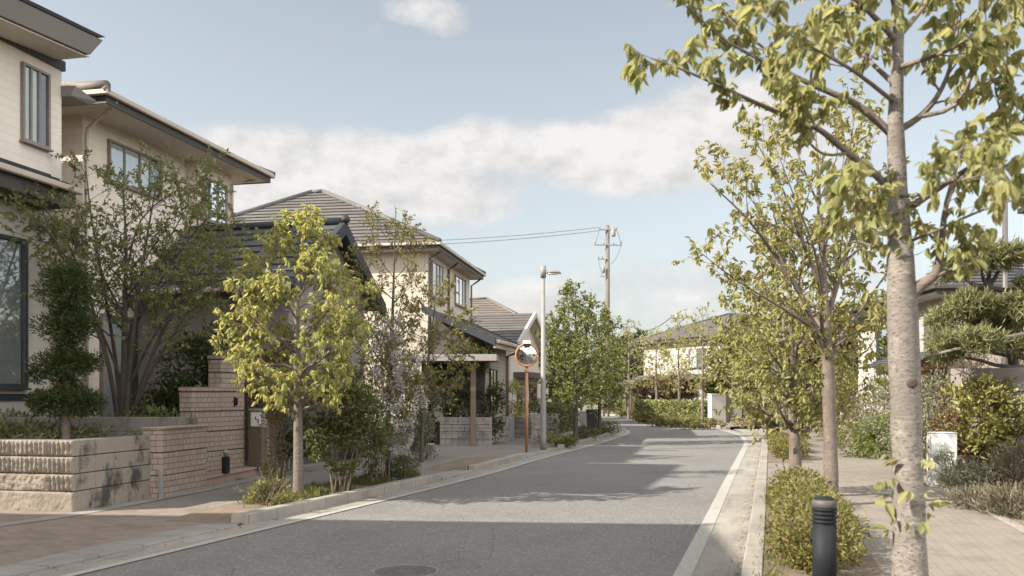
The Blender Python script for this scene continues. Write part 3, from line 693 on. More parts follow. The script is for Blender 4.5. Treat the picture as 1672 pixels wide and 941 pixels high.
mb=MB(); mb.bbox(.72,.83,-4.0,-.46,5.17,5.28,.02); mb.build('gutter',M['gutter_beige'],h1)
mb=MB(); mb.hexa([(-1.2,-.02,7.14),(.22,-.02,7.14),(.22,.5,7.14),(-1.2,.5,7.14),(-1.2,-.02,7.40),(.30,-.02,7.32),(.30,.62,7.22),(-1.2,.62,7.30)]); mb.build('side_eave',M['fascia_grey'],h1)
mb=MB(); mb.lathe([(.07,0),(.075,.02),(.05,.06),(.02,.065)],14,(.42,-3.05,7.50)); mb.build('vent_cap',M['fascia_dark'],h1)

# --- house 2: two storeys, low roof with deep eaves
h2=thing('house','cream two-storey house with dark fascia under deep eaves, behind the multi-stemmed tree','house',(-8.7,18.0,0),R(-12.2))
walls(h2,[(-7,0,0,3.65,.2,7.3),(-7,.316,3.65,5.24,.2,7.3)],'plaster2')
walls(h2,[(.0,.03,0,3.6,.2,.62)],'grey_wall','foundation')
eaves(h2,-8.0,1.0,-.62,6.05,7.27,7.50,fh=.16,gh=.11)
hip_roof(h2,-8.08,1.08,-.70,6.13,7.44,8.62,'X',14,'tile_brown','tile_brown')
mb=MB(); mb.tube([(.95,-.55,7.62),(.2,-.2,7.75),(-.9,.2,8.02)],[.10,.11,.11],8); mb.build('ridge_tile',M['tile_brown'],h2)
window(h2,'X+',0,.75,2.62,6.12,7.0,[(.9,'L'),(1,'L'),(.7,'L'),(.75,'D')])
window(h2,'X+',.316,3.83,4.95,5.9,6.95,[(.5,'D'),(.75,'L'),(.75,'L')])
window(h2,'X+',0,.5,2.3,1.0,3.3,[(1,'L'),(1,'D')])
pipe(h2,[(1.0,-.3,7.38),(.75,-.25,7.22),(.07,.06,7.02),(.06,.05,6.8),(.06,.05,.3)],'pipe_beige')
pipe(h2,[(.9,5.9,7.38),(.55,5.6,7.2),(.39,5.16,7.05),(.39,5.14,.3)],'pipe_beige')
mb=MB(); mb.bbox(.002,.05,3.18,3.32,6.62,6.72,.01); mb.tube([(.04,3.2,6.66),(.16,3.0,6.70)],.02,6); mb.build('wall_bracket',M['fascia_dark'],h2)
mb=MB()
for k in range(3): mb.box(.316,.35,5.06,5.14,6.42+k*.05,6.45+k*.05)
mb.build('vent',M['fascia_grey'],h2)

# --- dark garage house with gable to the street
h3=thing('garage','low dark outbuilding with blue-grey tiled gable roof facing the street','garage',(-4.72,18.75,0),R(-15))
hb=4.05; pk=5.42
mb=MB(); mb.prism([(-4.0,0),(0,0),(0,3.8),(-4.0,3.8)],.0,hb)
mb.add([(0,0,hb),(0,3.8,hb),(0,1.9,pk),(-4,0,hb),(-4,3.8,hb),(-4,1.9,pk)],[(0,1,2),(3,5,4),(0,2,5,3),(1,4,5,2)]); mb.build('wall',M['grey_wall'],h3)
mb=MB(); sl=(pk-hb)/1.9; ov=.42; zb=hb-sl*ov+.10
for (ye,sg) in ((-ov,1),(3.8+ov,-1)): roof_plane(mb,(-4.2,ye,zb),(.36,ye,zb),(-4.2,1.9,pk+.12),(.36,1.9,pk+.12),9,.04)
mb.build('roof',M['tile_dark'],h3)
mb=MB()
for (ye) in (-ov,3.8+ov):
    a=Vector((.40,ye,zb)); b=Vector((.40,1.9,pk+.12)); n=Vector((0,0,1))
    for (x0,x1,d0,d1) in ((.28,.42,-.24,.07),):
        mb.hexa([(x0,a.y,a.z+d0),(x1,a.y,a.z+d0),(x1,b.y,b.z+d0),(x0,b.y,b.z+d0),(x0,a.y,a.z+d1),(x1,a.y,a.z+d1),(x1,b.y,b.z+d1),(x0,b.y,b.z+d1)])
mb.build('verge_board',M['cap_dark'],h3)
for (ye) in (-ov,3.8+ov):
    mb=MB(); mb.hexa([(-4.1,ye,zb-.10),(.30,ye,zb-.10),(.30,1.9,pk+.02),(-4.1,1.9,pk+.02),(-4.1,ye,zb-.05),(.30,ye,zb-.05),(.30,1.9,pk+.07),(-4.1,1.9,pk+.07)]); mb.build('soffit',M['fascia_dark'],h3)
mb=MB(); mb.tube([(-4.2,1.9,pk+.19),(.42,1.9,pk+.19)],.085,10); mb.lathe([(.10,0),(.11,.08),(.06,.16),(.02,.17)],10,(.40,1.9,pk+.16)); mb.build('ridge_cap',M['cap_dark'],h3)
mb=MB(); mb.bbox(-4.2,.3,-ov-.11,-ov-.005,zb-.09,zb+.02,.02); mb.build('gutter',M['gutter_beige'],h3)
walls(h3,[(.0,.03,.5,3.3,.1,2.3)],'dark_wall','shutter')

# --- house 3: big hip roof
h4=thing('house','beige two-storey house under a large grey pyramid-like hip roof','house',(-2.89,30.43,0),R(-9))
walls(h4,[(-10.4,0,0,7.05,0,6.55)],'stucco')
eaves(h4,-10.85,.50,-.50,7.55,6.52,6.74,fascia='fascia_dark',gut='gutter_beige',fh=.12,gh=.10)
ro=hip_roof(h4,-10.92,.56,-.56,7.62,6.72,9.5,'X',17,'tile_grey','tile_grey',.04,peak=((-5.55,3.5,9.5),(-5.1,3.5,9.5)),cap=.09)
mb=MB(); mb.hexa([(-6.1,3.0,9.06),(-4.5,3.0,9.06),(-4.5,3.35,9.3),(-6.1,3.35,9.3),(-6.1,2.96,9.14),(-4.5,2.96,9.14),(-4.5,3.35,9.36),(-6.1,3.35,9.36)]); mb.build('roof_vent',M['tile_grey'],ro)
window(h4,'X+',0,.45,2.05,5.02,6.28,[(1,'L'),(.8,'D'),(.6,'L')])
window(h4,'X+',0,4.15,6.05,5.15,6.3,[(1,'L'),(1,'L'),(.8,'D')])
window(h4,'Y-',0,-6.5,-4.6,4.9,6.1,[(1,'L'),(1,'D')])
pipe(h4,[(.5,2.9,6.62),(.3,2.95,6.45),(.06,2.95,6.3),(.06,2.95,.1)],'pipe_dark',.04)
pipe(h4,[(.5,.2,6.62),(.3,.15,6.45),(.06,.12,6.3),(.06,.12,.1)],'pipe_dark',.035)
pipe(h4,[(.5,7.45,6.62),(.35,7.35,6.45),(.06,7.14,6.2),(.06,7.14,.1)],'pipe_dark',.04)
mb=MB(); mb.box(.002,.03,.10,.0+6.95,3.5,3.62); mb.build('storey_band',M['fascia_grey'],h4)

# --- single-storey wing house with dark verge and tan siding
h5=thing('house','single-storey tan house with dark sloping verge, behind the flat-roofed shelter','house',(-.836,28.2,0),R(-12))
walls(h5,[(-.02,0,0,3.0,0,3.3)],'tan_wall'); 
mb=MB(); mb.prism([(-1.7,.0),(-.021,.0),(-.021,3.0),(-1.7,3.0)],0,3.3); mb.add([(0,0,3.3),(-1.7,0,3.3),(-1.7,0,4.06),(0,3.0,3.3),(-1.7,3.0,3.3),(-1.7,3.0,4.06)],[(0,1,2),(3,5,4),(0,2,5,3)]); mb.build('wall',M['dark_wall'],h5)
mb=MB(); roof_plane(mb,(.46,-.62,3.30),(.46,3.5,3.30),(-1.9,-.62,4.38),(-1.9,3.5,4.38),7,.035); mb.build('roof',M['tile_grey'],h5)
mb=MB()
for y0,y1 in ((-.70,-.62),(3.5,3.58)):
    mb=MB(); mb.hexa([(.47,y0,3.12),(.47,y1,3.12),(-1.9,y1,4.20),(-1.9,y0,4.20),(.47,y0,3.36),(.47,y1,3.36),(-1.9,y1,4.44),(-1.9,y0,4.44)]); mb.build('verge_board',M['cap_dark'],h5)
mb=MB(); mb.hexa([(.44,-.6,3.19),(.44,3.48,3.19),(-1.88,3.48,4.25),(-1.88,-.6,4.25),(.44,-.6,3.24),(.44,3.48,3.24),(-1.88,3.48,4.30),(-1.88,-.6,4.30)]); mb.build('soffit',M['fascia_dark'],h5)
mb=MB(); mb.bbox(.47,.58,-.62,3.55,3.20,3.31,.02); mb.build('gutter',M['gutter_beige'],h5)
mb=MB(); mb.box(.40,.465,-.62,3.5,3.06,3.26); mb.build('fascia',M['gutter_beige'],h5)
window(h5,'X+',0,.45,1.4,1.0,2.45,[(1,'L'),(1,'L')],'frame_dark')
pipe(h5,[(.52,3.2,3.2),(.3,3.15,3.05),(.07,2.92,2.95),(.07,2.92,.1)],'pipe_dark',.045)
mb=MB(); mb.bbox(.01,.34,2.2,2.85,.02,.82,.03); mb.build('meter_box',M['metal_grey'],h5)

# --- house behind with white gable
h6=thing('house','pale house with grey slate roof and white gable, beyond the tan house','house',(-.05,38.6,0),R(-15))
mb=MB(); mb.prism([(-6,0),(0,0),(0,5.2),(-6,5.2)],0,3.95); mb.add([(0,0,3.95),(0,5.2,3.95),(0,2.6,5.25),(-6,0,3.95),(-6,5.2,3.95),(-6,2.6,5.25)],[(0,1,2),(3,5,4),(0,2,5,3),(1,4,5,2)]); mb.build('wall',M['stucco'],h6)
mb=MB()
for ye in (-.45,5.65): roof_plane(mb,(-6.2,ye,3.86),(.45,ye,3.86),(-6.2,2.6,5.38),(.45,2.6,5.38),11,.03)
mb.build('roof',M['tile_grey'],h6)
mb=MB()
for ye in (-.47,5.67): mb.hexa([(.40,ye,3.66),(.52,ye,3.66),(.52,2.6,5.2),(.40,2.6,5.2),(.40,ye,3.90),(.52,ye,3.90),(.52,2.6,5.43),(.40,2.6,5.43)])
mb.build('verge_board',M['white_wall'],h6)
for ye in (-.4,5.6):
    mb=MB(); mb.hexa([(-6.1,ye,3.74),(.40,ye,3.74),(.40,2.6,5.24),(-6.1,2.6,5.24),(-6.1,ye,3.80),(.40,ye,3.80),(.40,2.6,5.30),(-6.1,2.6,5.30)]); mb.build('soffit',M['soffit'],h6)
walls(h6,[(.0,.75,.4,5.0,2.35,2.6)],'fascia_dark','canopy')
window(h6,'X+',0,1.0,2.6,.9,2.1,[(1,'D'),(1,'L')],'frame_dark'); window(h6,'X+',0,3.3,4.6,.9,2.1,[(1,'D'),(1,'L')],'frame_dark')

# --- off to the near left: the next house along, its roof shades the near road
h0=thing('house','cream neighbouring house outside the left of the view','house',(-8.15,7.0,0),R(-5))
walls(h0,[(-8,0,-13,0,0,6.9)],'plaster2'); eaves(h0,-8.6,.55,-13.5,.35,6.9,7.1)
hip_roof(h0,-8.7,.62,-13.6,.42,7.08,8.9,'Y',12,'tile_brown','tile_brown')
window(h0,'X+',0,-3.5,-1.6,4.4,5.6,[(1,'L'),(1,'D')]); window(h0,'X+',0,-3.8,-1.4,.9,2.9,[(1,'L'),(1,'D')])

# --- right side: white house with dark roof
h7=thing('house','white house with dark roof behind the pruned pine','house',(10.8,22.0,0),R(-3))
walls(h7,[(0,9,0,6.6,0,4.05)],'white_wall')
eaves(h7,-.5,9.5,-.5,7.1,4.05,4.26,fascia='fascia_dark',gut='fascia_dark'); hip_roof(h7,-.56,9.56,-.56,7.16,4.24,5.75,'X',13,'tile_dark','tile_dark')
window(h7,'X-',0,.35,1.3,2.5,3.7,[(1,'L'),(1,'L')],'frame_bronze'); window(h7,'X-',0,3.0,4.8,2.3,3.6,[(1,'D'),(1,'L')],'frame_dark')
window(h7,'Y-',0,2.4,4.2,2.2,3.5,[(1,'D'),(1,'L')],'frame_dark')
mb=MB(); roof_plane(mb,(-1.1,-.3,2.35),(-1.1,3.4,2.35),(0,-.3,2.75),(0,3.4,2.75),5,.03); mb.build('pent_roof',M['tile_dark'],h7)
# --- right edge: block-like house with siding
h8=thing('house','tall white house with tan siding below, at the right edge','house',(12.25,18.9,0),R(-3))
walls(h8,[(.0,5,0,2.6,0,4.45)],'tan_wall'); walls(h8,[(.0,5,.3,2.6,4.62,6.0)],'white_wall','upper_wall')
walls(h8,[(-.12,5.1,-.12,2.7,4.45,4.62)],'cap_dark','roof_edge'); walls(h8,[(-.1,5.1,.2,2.7,6.0,6.12)],'cap_dark','roof')
window(h8,'X-',0,.6,1.8,2.4,3.6,[(1,'D'),(1,'L')])
window(h8,'Y-',0,1.2,2.6,2.4,3.6,[(1,'D'),(1,'L')])

# --- far house at the bend
h9=thing('house','white two-storey house with grey hip roof at the bend, behind thin trees','house',(13.8,57,0),R(30))
walls(h9,[(0,13,0,8.5,0,5.25)],'white_wall')
eaves(h9,-.6,13.6,-.6,9.1,5.25,5.48,fascia='fascia_dark',gut='fascia_dark'); hip_roof(h9,-.66,13.66,-.66,9.16,5.46,7.3,'X',14,'tile_grey','tile_grey')
window(h9,'Y-',0,1.5,3.0,3.4,4.7,[(1,'D'),(1,'L')],'frame_dark'); window(h9,'Y-',0,6.0,8.0,3.4,4.7,[(1,'D'),(1,'L')],'frame_dark')
window(h9,'X-',0,2.0,3.6,3.4,4.7,[(1,'D'),(1,'L')],'frame_dark'); window(h9,'X-',0,5.5,7.0,.9,2.6,[(1,'D'),(1,'L')],'frame_dark')
mb=MB(); roof_plane(mb,(-.9,-.9,2.65),(13.2,-.9,2.65),(-.9,0,3.0),(13.2,0,3.0),4,.03); roof_plane(mb,(-.9,-.9,2.65),(-.9,9,2.65),(0,-.9,3.0),(0,9,3.0),4,.03); mb.build('pent_roof',M['tile_brown'],h9)
h10=thing('house','low far house with brown roof seen past the street trees','house',(.9,46.5,0),R(-12))
walls(h10,[(-7,0,0,6,0,4.9)],'stucco'); eaves(h10,-7.5,.5,-.5,6.5,4.9,5.1); hip_roof(h10,-7.56,.56,-.56,6.56,5.08,7.0,'X',12,'tile_brown','tile_brown')
window(h10,'Y-',0,-3,-1.2,3.2,4.4,[(1,'L'),(1,'D')],'frame_dark'); window(h10,'X+',0,2,3.6,3.2,4.4,[(1,'L'),(1,'D')],'frame_dark')
# ---------------------------------------------------------------- garden walls on the left
def ang(a,b): d=Vector(b)-Vector(a); return math.atan2(d.y,d.x)
# split-face planter: front face towards the camera, long side along the pavement
pa=P(120,840); pb=P(247,815.5); L=(pb-pa).length; az=ang(pa.xy,pb.xy)
pl=thing('planter_wall','raised planter of rough split-face blocks, low and cut by the left edge','wall',(pa.x,pa.y,0),az)   # local +X along the pavement, +Y into the garden
htop=1.0; ch=[.30,.235,.235,.225]
mb=MB(); mb.box(.03,L,.03,.25,-.05,htop-.01); mb.box(.03,.25,.25,6,-.05,htop-.01); mb.build('wall_core',M['mortar'],pl)
mb=MB(); zz=0
for k,c in enumerate(ch):                                    # smooth stained courses along the pavement
    mb.bbox(.0,L-.0,.0,.2,zz+(.006 if k else -.04),zz+c-.006,.008); zz+=c
mb.build('side_face',M['smoothblock'],pl)
rr=random.Random(4); mb=MB(); zz=0
def rough_face(mb,y0,y1,z0,z1,x,seed,ribs):
    ny=int((y1-y0)/.012); nz=int((z1-z0)/.022); vs=[]; fs=[]
    for j in range(nz+1):
        for i in range(ny+1):
            y=y0+(y1-y0)*i/ny; zq=z0+(z1-z0)*j/nz
            e=min(1,min(i,ny-i)/1.5)*min(1,min(j,nz-j)/1.2)
            d=(.008 if ribs else .009)*mnoise.noise((y*9+seed,zq*9,seed))+(.010 if ribs else .007 if z0<.1 else .014)*mnoise.noise((y*24,zq*24,seed*2.))
            if ribs:
                ph=(y*2*math.pi/.07)+.45*mnoise.noise((zq*7,y*5,seed)); d+=.032*(max(0,math.sin(ph))**.6)*(.8+.5*mnoise.noise((y*9,zq*22,3.3)))
            vs.append((x-(.012+d)*e,y,zq))
    w=ny+1
    fs=[(j*w+i,(j+1)*w+i,(j+1)*w+i+1,j*w+i+1) for j in range(nz) for i in range(ny)]
    mb.add(vs,fs)
for k,c in enumerate(ch):
    y=.0
    while y<5.5:
        wd=.79 if k else 1.6
        if k%2 and y==0: wd*=.5
        rough_face(mb,y+.002,min(y+wd,5.6)-.002,zz+.005,zz+c-.005,.0,rr.uniform(0,99),(k>=2) or (k==1 and y<.35) )
        y+=wd
    zz+=c
mb.build('front_face',M['splitface'],pl)
mb=MB(); mb.prism([(.2,.2),(L+.8,.2),(L+.8,2.2),(.2,5.5)],.5,.93); mb.build('planter_soil',M['soil'],pl)
# brick block wall continuing the planter along the pavement
pc=P(322,800.5); pb2=Vector((pb.x,pb.y,0)); L2=(pc-pb2).length; az2=ang(pb2.xy,pc.xy)
def block_wall(name,label,cat,o,rz,L,ths,courses,mat='brickblock',blk=None,core='mortar',groove=.014,joint=.0,back=.03):
    """courses of facing blocks with dark recessed bed joints; local +X along, -Y outwards"""
    t=thing(name,label,cat,o,rz); hh=sum(courses)
    mb=MB(); mb.box(.02,L-.02,.02,ths-.02,-.06,hh-.012); mb.build('wall_core',M[core],t)
    mb=MB(); z=0
    for i,c in enumerate(courses):
        xs=[0,L] if not blk else [0]+[x for x in [blk*(k+(.5 if i%2 else 1)) for k in range(60)] if x<L-.08]+[L]
        for a,b in zip(xs,xs[1:]): mb.bbox(a+joint*.5,b-joint*.5,0,ths,z+(groove*.5 if i else -.05),z+c-(groove*.5 if i<len(courses)-1 else 0),.008)
        z+=c
    mb.build('facing',M[mat],t); return t
bw=block_wall('brick_wall','low pink-brown brick block wall between the rough planter and the gate post','wall',(pb2.x+.19,pb2.y-.06,0),az2,L2,.34,[.36,.35,.35])
mb=MB(); mb.bbox(-.02,L2+.02,-.02,.36,1.06,1.10,.008); mb.build('coping',M['brickblock'],bw)
mb=MB(); mb.bbox(-.05,.0,-.03,.04,0,.46,.01); mb.build('drain_post',M['metal_grey'],bw)
# upper tier wall
tw=block_wall('garden_wall','long grey ribbed block wall above the planter, stained dark at its end','wall',(-12.5,14.62,0),R(-.5),7.15,.16,[.55,.35,.335],'tierblock',.9)
# steps and gate posts
gp0=P(320,802); gp1=P(470,768.5); gz=ang(gp0.xy,gp1.xy); Ls=(gp1-gp0).length
st=thing('entrance_step','low brick entrance step in front of the stepped gate post','step',(gp0.x,gp0.y,0),gz)
mb=MB(); mb.bbox(.0,Ls,.0,1.6,-.05,.16,.012); mb.build('riser',M['step'],st); mb=MB(); mb.bbox(-.015,Ls+.01,-.02,1.6,.162,.20,.01); mb.build('tread',M['step'],st)
# stepped gate post
gA=at(315,775,15.7); gA.z=0
gt=thing('gate_post','tall stepped gate post of pink-brown brick blocks by the entrance step','gate post',(gA.x,gA.y,.2),R(75))
def post_blocks(mb,x0,x1,y0,y1,zs):
    for a,b in zip(zs,zs[1:]): mb.bbox(x0,x1,y0,y1,a+.009,b-.009,.008)
mb=MB(); mb.box(.02,.86,.02,.26,-.05,1.50); mb.box(.886,1.62,.02,.26,-.05,2.09); mb.build('wall_core',M['mortar'],gt)
mb=MB(); post_blocks(mb,0,.86,0,.28,[0,.36,.73,1.10,1.46]); mb.bbox(-.015,.86,-.015,.295,1.465,1.54,.01); mb.build('lower_pier',M['brickblock'],gt)
mb=MB(); post_blocks(mb,.866,1.64,-.012,.275,[0,.36,.73,1.10,1.46,1.82,2.06]); mb.bbox(.85,1.655,-.025,.29,2.065,2.135,.01); mb.build('upper_pier',M['brickblock'],gt)
mb=MB(); mb.bbox(1.26,1.275,-.05,-.014,1.18,1.36,.003); mb.bbox(1.22,1.32,-.04,-.014,1.27,1.285,.003); mb.bbox(1.33,1.345,-.05,-.014,1.2,1.34,.003); mb.build('name_plate',M['metal_dark'],gt)
# gate stile between brick wall and post, small dark garden lantern, mailbox column
g1=at(316,800,15.1)
gs=thing('fence_post','slim dark post with pale cap between brick wall and gate post','post',(g1.x,g1.y,.2),R(75))
mb=MB(); mb.bbox(-.06,.06,-.05,.05,-.02,1.0,.008); mb.build('post',M['post_brown'],gs); mb=MB(); mb.lathe([(.06,0),(.06,.05),(.045,.09),(.01,.11)],4,(0,0,1.0),False); mb.build('cap',M['bamboo'],gs)
g2=at(363,772,16.0)
gl=thing('garden_lantern','small dark lantern standing at the foot of the gate post','lantern',(g2.x+.12,g2.y-.18,.2),R(75))
mb=MB(); mb.bbox(-.06,.06,-.05,.05,0,.30,.01); mb.build('body',M['metal_dark'],gl); mb=MB(); mb.lathe([(.03,0),(.035,.05),(.06,.07),(.055,.09),(.01,.13)],10,(0,0,.30)); mb.build('cap',M['metal_grey'],gl)
g3=at(417,775,17.2)
mx=thing('mailbox_post','dark wooden intercom column with a white mailbox front','mailbox',(g3.x,g3.y,.16),R(-24))
mb=MB(); mb.bbox(-.13,.16,-.0,.16,0,.80,.01); mb.bbox(-.20,-.135,.02,.15,0,1.16,.01); mb.build('post',M['wood_dark'],mx)
mb=MB(); mb.bbox(-.132,.16,-.005,.17,.805,1.13,.012); mb.build('box',M['wood_grey'],mx); mb=MB(); mb.bbox(-.14,.18,-.03,.19,1.132,1.17,.008); mb.build('cap',M['wood_grey'],mx)
mb=MB(); mb.bbox(-.09,.14,-.022,-.006,.83,1.10,.004); mb.build('front_panel',M['mail_white'],mx)
mb=MB(); mb.box(.03,.10,-.032,-.023,.955,.968); mb.box(.085,.10,-.032,-.023,.90,.954); mb.box(.02,.035,-.032,-.023,.969,1.02); mb.build('slot',M['metal_dark'],mx)
w0=at(428,775,17.6); w1=at(535,752,20.8)
bw2=block_wall('brick_wall','pink-brown brick block wall right of the mailbox, behind the yellow-green tree','wall',(w0.x,w0.y,0),ang(w0.xy,w1.xy),(w1-w0).xy.length,.2,[.37,.36,.36])
# grey concrete block walls further on
def wall_px(name,label,p0,p1,h,mat='block',th=.15,courses=None):
    a=P(*p0);b=P(*p1); return block_wall(name,label,'wall',(a.x,a.y,0),ang(a.xy,b.xy),(b-a).length,th,courses or [h/4]*4,mat,.4,groove=.012,joint=.008)
wall_px('block_wall','tan concrete block wall behind the dark shrubs and pale blossom',(598,758),(692,741),.80)
wall_px('block_wall','grey concrete block wall under the flat-roofed shelter',(718,728.5),(802,729.5),.90)
wall_px('block_wall','dark grey block wall under the tan house, left of the orange mirror post',(805,723),(833,721.5),.86)
wall_px('block_wall','short grey block pier just left of the orange mirror post',(836,717),(868,718),.80)
wall_px('block_wall','mossy grey block wall between the mirror post and the lamp post',(866,710.5),(914,709),.85)
# ---------------------------------------------------------------- flat-roofed shelter
cp=P(773,729.5)
sh=thing('shelter','flat-roofed grey shelter on a slim brown post over the side entrance','shelter',(cp.x,cp.y-.12,0),R(-6))
mb=MB(); mb.bbox(-.075,.075,-.075,.075,0,2.62,.01); mb.build('post',M['post_brown'],sh)
mb=MB(); mb.bbox(-1.75,-1.62,.6,.73,0,2.62,.01); mb.build('post',M['post_brown'],sh)
mb=MB(); mb.hexa([(-2.15,-.55,2.66),(.78,-.55,2.66),(.62,1.5,2.66),(-2.15,1.5,2.66),(-2.15,-.55,2.80),(.78,-.55,2.80),(.62,1.5,2.86),(-2.15,1.5,2.86)]); mb.build('roof',M['carport'],sh)
mb=MB(); mb.bbox(-2.17,.80,-.60,-.553,2.62,2.82,.01); mb.build('roof_edge',M['fascia_grey'],sh)
mb=MB(); mb.bbox(-1.7,.5,-.04,.04,2.60,2.655,.01); mb.build('beam',M['post_brown'],sh)
# ---------------------------------------------------------------- street furniture
b=P(860,741)
mr=thing('traffic_mirror','round convex traffic mirror with orange rim on an orange post','traffic mirror',(b.x,b.y,.02),0)
mb=MB(); mb.tube([(0,0,0),(0,0,2.35)],.042,14); mb.build('post',M['orange'],mr)
mz=2.66; rm=.285; fd=Vector((-.10,-1,-.10)).normalized(); sx=Vector((1,-.10,0)).normalized(); sy=fd.cross(sx)*-1
if sy.z<0: sy=-sy
cc=Vector((0,-.09,mz)); mb=MB(); n=40; vs=[]; rings=10
for j in range(rings+1):
    q=rm*j/rings; d=.10*(1-(q/rm)**2)
    for k in range(n): a=2*math.pi*k/n; vs.append(cc+sx*q*math.cos(a)+sy*q*math.sin(a)+fd*d)
mb.add(vs,[(j*n+k,j*n+(k+1)%n,(j+1)*n+(k+1)%n,(j+1)*n+k) for j in range(rings) for k in range(n)],True); mb.build('mirror',M['mirror'],mr)
mb=MB(); mb.tube([cc+sx*(rm+.01)*math.cos(a)+sy*(rm+.01)*math.sin(a) for a in [2*math.pi*k/40 for k in range(41)]],.027,8); 
vs=[];
for j,(q,d) in enumerate([(rm,-.0),(rm*.8,-.05),(.05,-.07)]):
    for k in range(n): a=2*math.pi*k/n; vs.append(cc+sx*q*math.cos(a)+sy*q*math.sin(a)+fd*d)
mb.add(vs,[(j*n+k,j*n+(k+1)%n,(j+1)*n+(k+1)%n,(j+1)*n+k) for j in range(2) for k in range(n)],True); mb.build('rim',M['orange'],mr)
mb=MB(); top=cc+sy*(rm+.02); mb.hexa([(top.x-.11,top.y-.16,top.z+.0),(top.x+.11,top.y-.16,top.z+.0),(top.x+.11,top.y+.04,top.z+.0),(top.x-.11,top.y+.04,top.z+.0),(top.x-.10,top.y-.14,top.z+.06),(top.x+.10,top.y-.14,top.z+.06),(top.x+.09,top.y+.04,top.z+.10),(top.x-.09,top.y+.04,top.z+.10)]); mb.build('visor',M['cab_white'],mr)
mb=MB(); mb.tube([(0,0,2.28),(0,-.03,2.5),(0,-.06,2.62)],.03,8); mb.bbox(-.06,.06,-.06,.06,2.2,2.27,.008); mb.build('bracket',M['orange'],mr)
b=P(887,738)
lp=thing('street_lamp','tall grey steel street lamp with a short flat head beside the mirror','street lamp',(b.x,b.y,.03),R(0))
mb=MB(); mb.tube([(0,0,0),(0,0,.35),(0,0,1.4),(0,0,1.45),(0,0,5.0)],[.088,.085,.083,.074,.05],16); mb.build('pole',M['metal_grey'],lp)
mb=MB(); mb.bbox(-.12,.12,-.12,.12,-.02,.03,.01); mb.build('base_plate',M['metal_grey'],lp)
mb=MB(); mb.tube([(0,0,4.86),(0,0,5.2)],.078,16); mb.build('sleeve',M['metal_grey'],lp)
hd=[(.0,.05,5.02,.05),(.10,.06,5.02,.06),(.22,.12,5.03,.075),(.40,.12,5.02,.06),(.50,.07,5.0,.02)]
mb=MB(); vs=[]
for x,w,z,hh in hd:
    for k in range(12): a=2*math.pi*k/12; vs.append((x,w*math.cos(a),z-.02+hh*max(-.25,math.sin(a))*1.1))
mb.add(vs,[(j*12+k,j*12+(k+1)%12,(j+1)*12+(k+1)%12,(j+1)*12+k) for j in range(4) for k in range(12)]+[tuple(range(48,60)),tuple(range(11,-1,-1))],True); mb.build('lamp_head',M['metal_grey'],lp)
mb=MB(); mb.bbox(.14,.42,-.085,.085,4.955,4.985,.008); mb.build('lens',M['lens'],lp)
# bollards
def bollard(loc,label,h=.86,r=.087):
    t=thing('bollard',label,'bollard',loc,0,'bollards along the right kerb')
    mb=MB(); mb.lathe([(r,0),(r,h-.20)],28); mb.build('body',M['metal_dark'],t)
    mb=MB(); pr=[(r,h-.20)]
    for k in range(4): z=h-.195+k*.030; pr+=[(r-.010,z),(r-.010,z+.008),(r+.002,z+.012),(r+.002,z+.026),(r-.010,z+.030)]
    mb.lathe(pr,28); mb.build('ring_band',M['metal_dark'],t)
    mb=MB(); mb.lathe([(r-.002,h-.075),(r+.003,h-.07),(r+.003,h-.035),(r-.006,h-.016)],28); mb.build('collar',M['metal_band'],t)
    mb=MB(); mb.lathe([(r-.006,h-.016),(r-.02,h-.006),(r*.5,h+.004),(.005,h+.008)],28); mb.build('cap',M['metal_dark'],t); return t
bz=at(1346,812,6.55)
bollard((bz.x,bz.y,.116),'dark ribbed-top bollard standing before the azalea bed in front',bz.z-.116)
b=P(1260,716,.11); bollard((b.x-.1,b.y,.11),'small dark bollard far along the right kerb behind the row trees',.78)
# manhole
b=P(662,934)
mh=thing('manhole_cover','round cast-iron manhole cover in the dark asphalt','manhole cover',(b.x,b.y,.004),0)
mb=MB(); mb.lathe([(.30,-.003),(.30,.006),(.285,.006),(.283,-.002)],48,smooth=False); mb.build('ring',M['metal_grey'],mh)
mb=MB(); mb.lathe([(.275,.0005),(.275,.005),(.24,.005),(.238,.002),(.20,.002),(.199,.006),(.185,.006),(.184,.002),(.11,.002),(.109,.006),(.095,.006),(.094,.003),(.004,.003)],48,smooth=False)
for k in range(12): 
    a=k*math.pi/6; mb.hexa([(math.cos(a)*.12-math.sin(a)*.012*s1,math.sin(a)*.12+math.cos(a)*.012*s1,.001) if i<2 else (math.cos(a)*.18-math.sin(a)*.012*s1,math.sin(a)*.18+math.cos(a)*.012*s1,.001) for i,s1 in enumerate((1,-1,-1,1))]+[(math.cos(a)*.12-math.sin(a)*.012*s1,math.sin(a)*.12+math.cos(a)*.012*s1,.007) if i<2 else (math.cos(a)*.18-math.sin(a)*.012*s1,math.sin(a)*.18+math.cos(a)*.012*s1,.007) for i,s1 in enumerate((1,-1,-1,1))])
mb.build('lid',M['cast_iron'],mh)
# drain grate in the dropped kerb
b=P(745,772)
# white cabinet right
cb=P(1530,796,.1)
wc=thing('utility_cabinet','white low service cabinet at the pavement edge between the bushes','cabinet',(cb.x,cb.y,.09),R(-14))
mb=MB(); mb.bbox(-.09,.30,.0,.34,0,.88,.012); mb.build('body',M['cab_white'],wc)
mb=MB(); mb.bbox(-.094,.304,-.004,.344,.882,.90,.006); mb.build('lid',M['cab_white'],wc)
mb=MB(); mb.bbox(-.102,-.091,.05,.29,.1,.72,.004); mb.bbox(.0,.27,-.011,-.001,.58,.60,.003); mb.build('panel',M['cab_white'],wc)
mb=MB()
for k in range(5): mb.bbox(-.112,-.103,.08,.12,.16+k*.12,.19+k*.12,.002)
mb.build('vent',M['metal_dark'],wc)
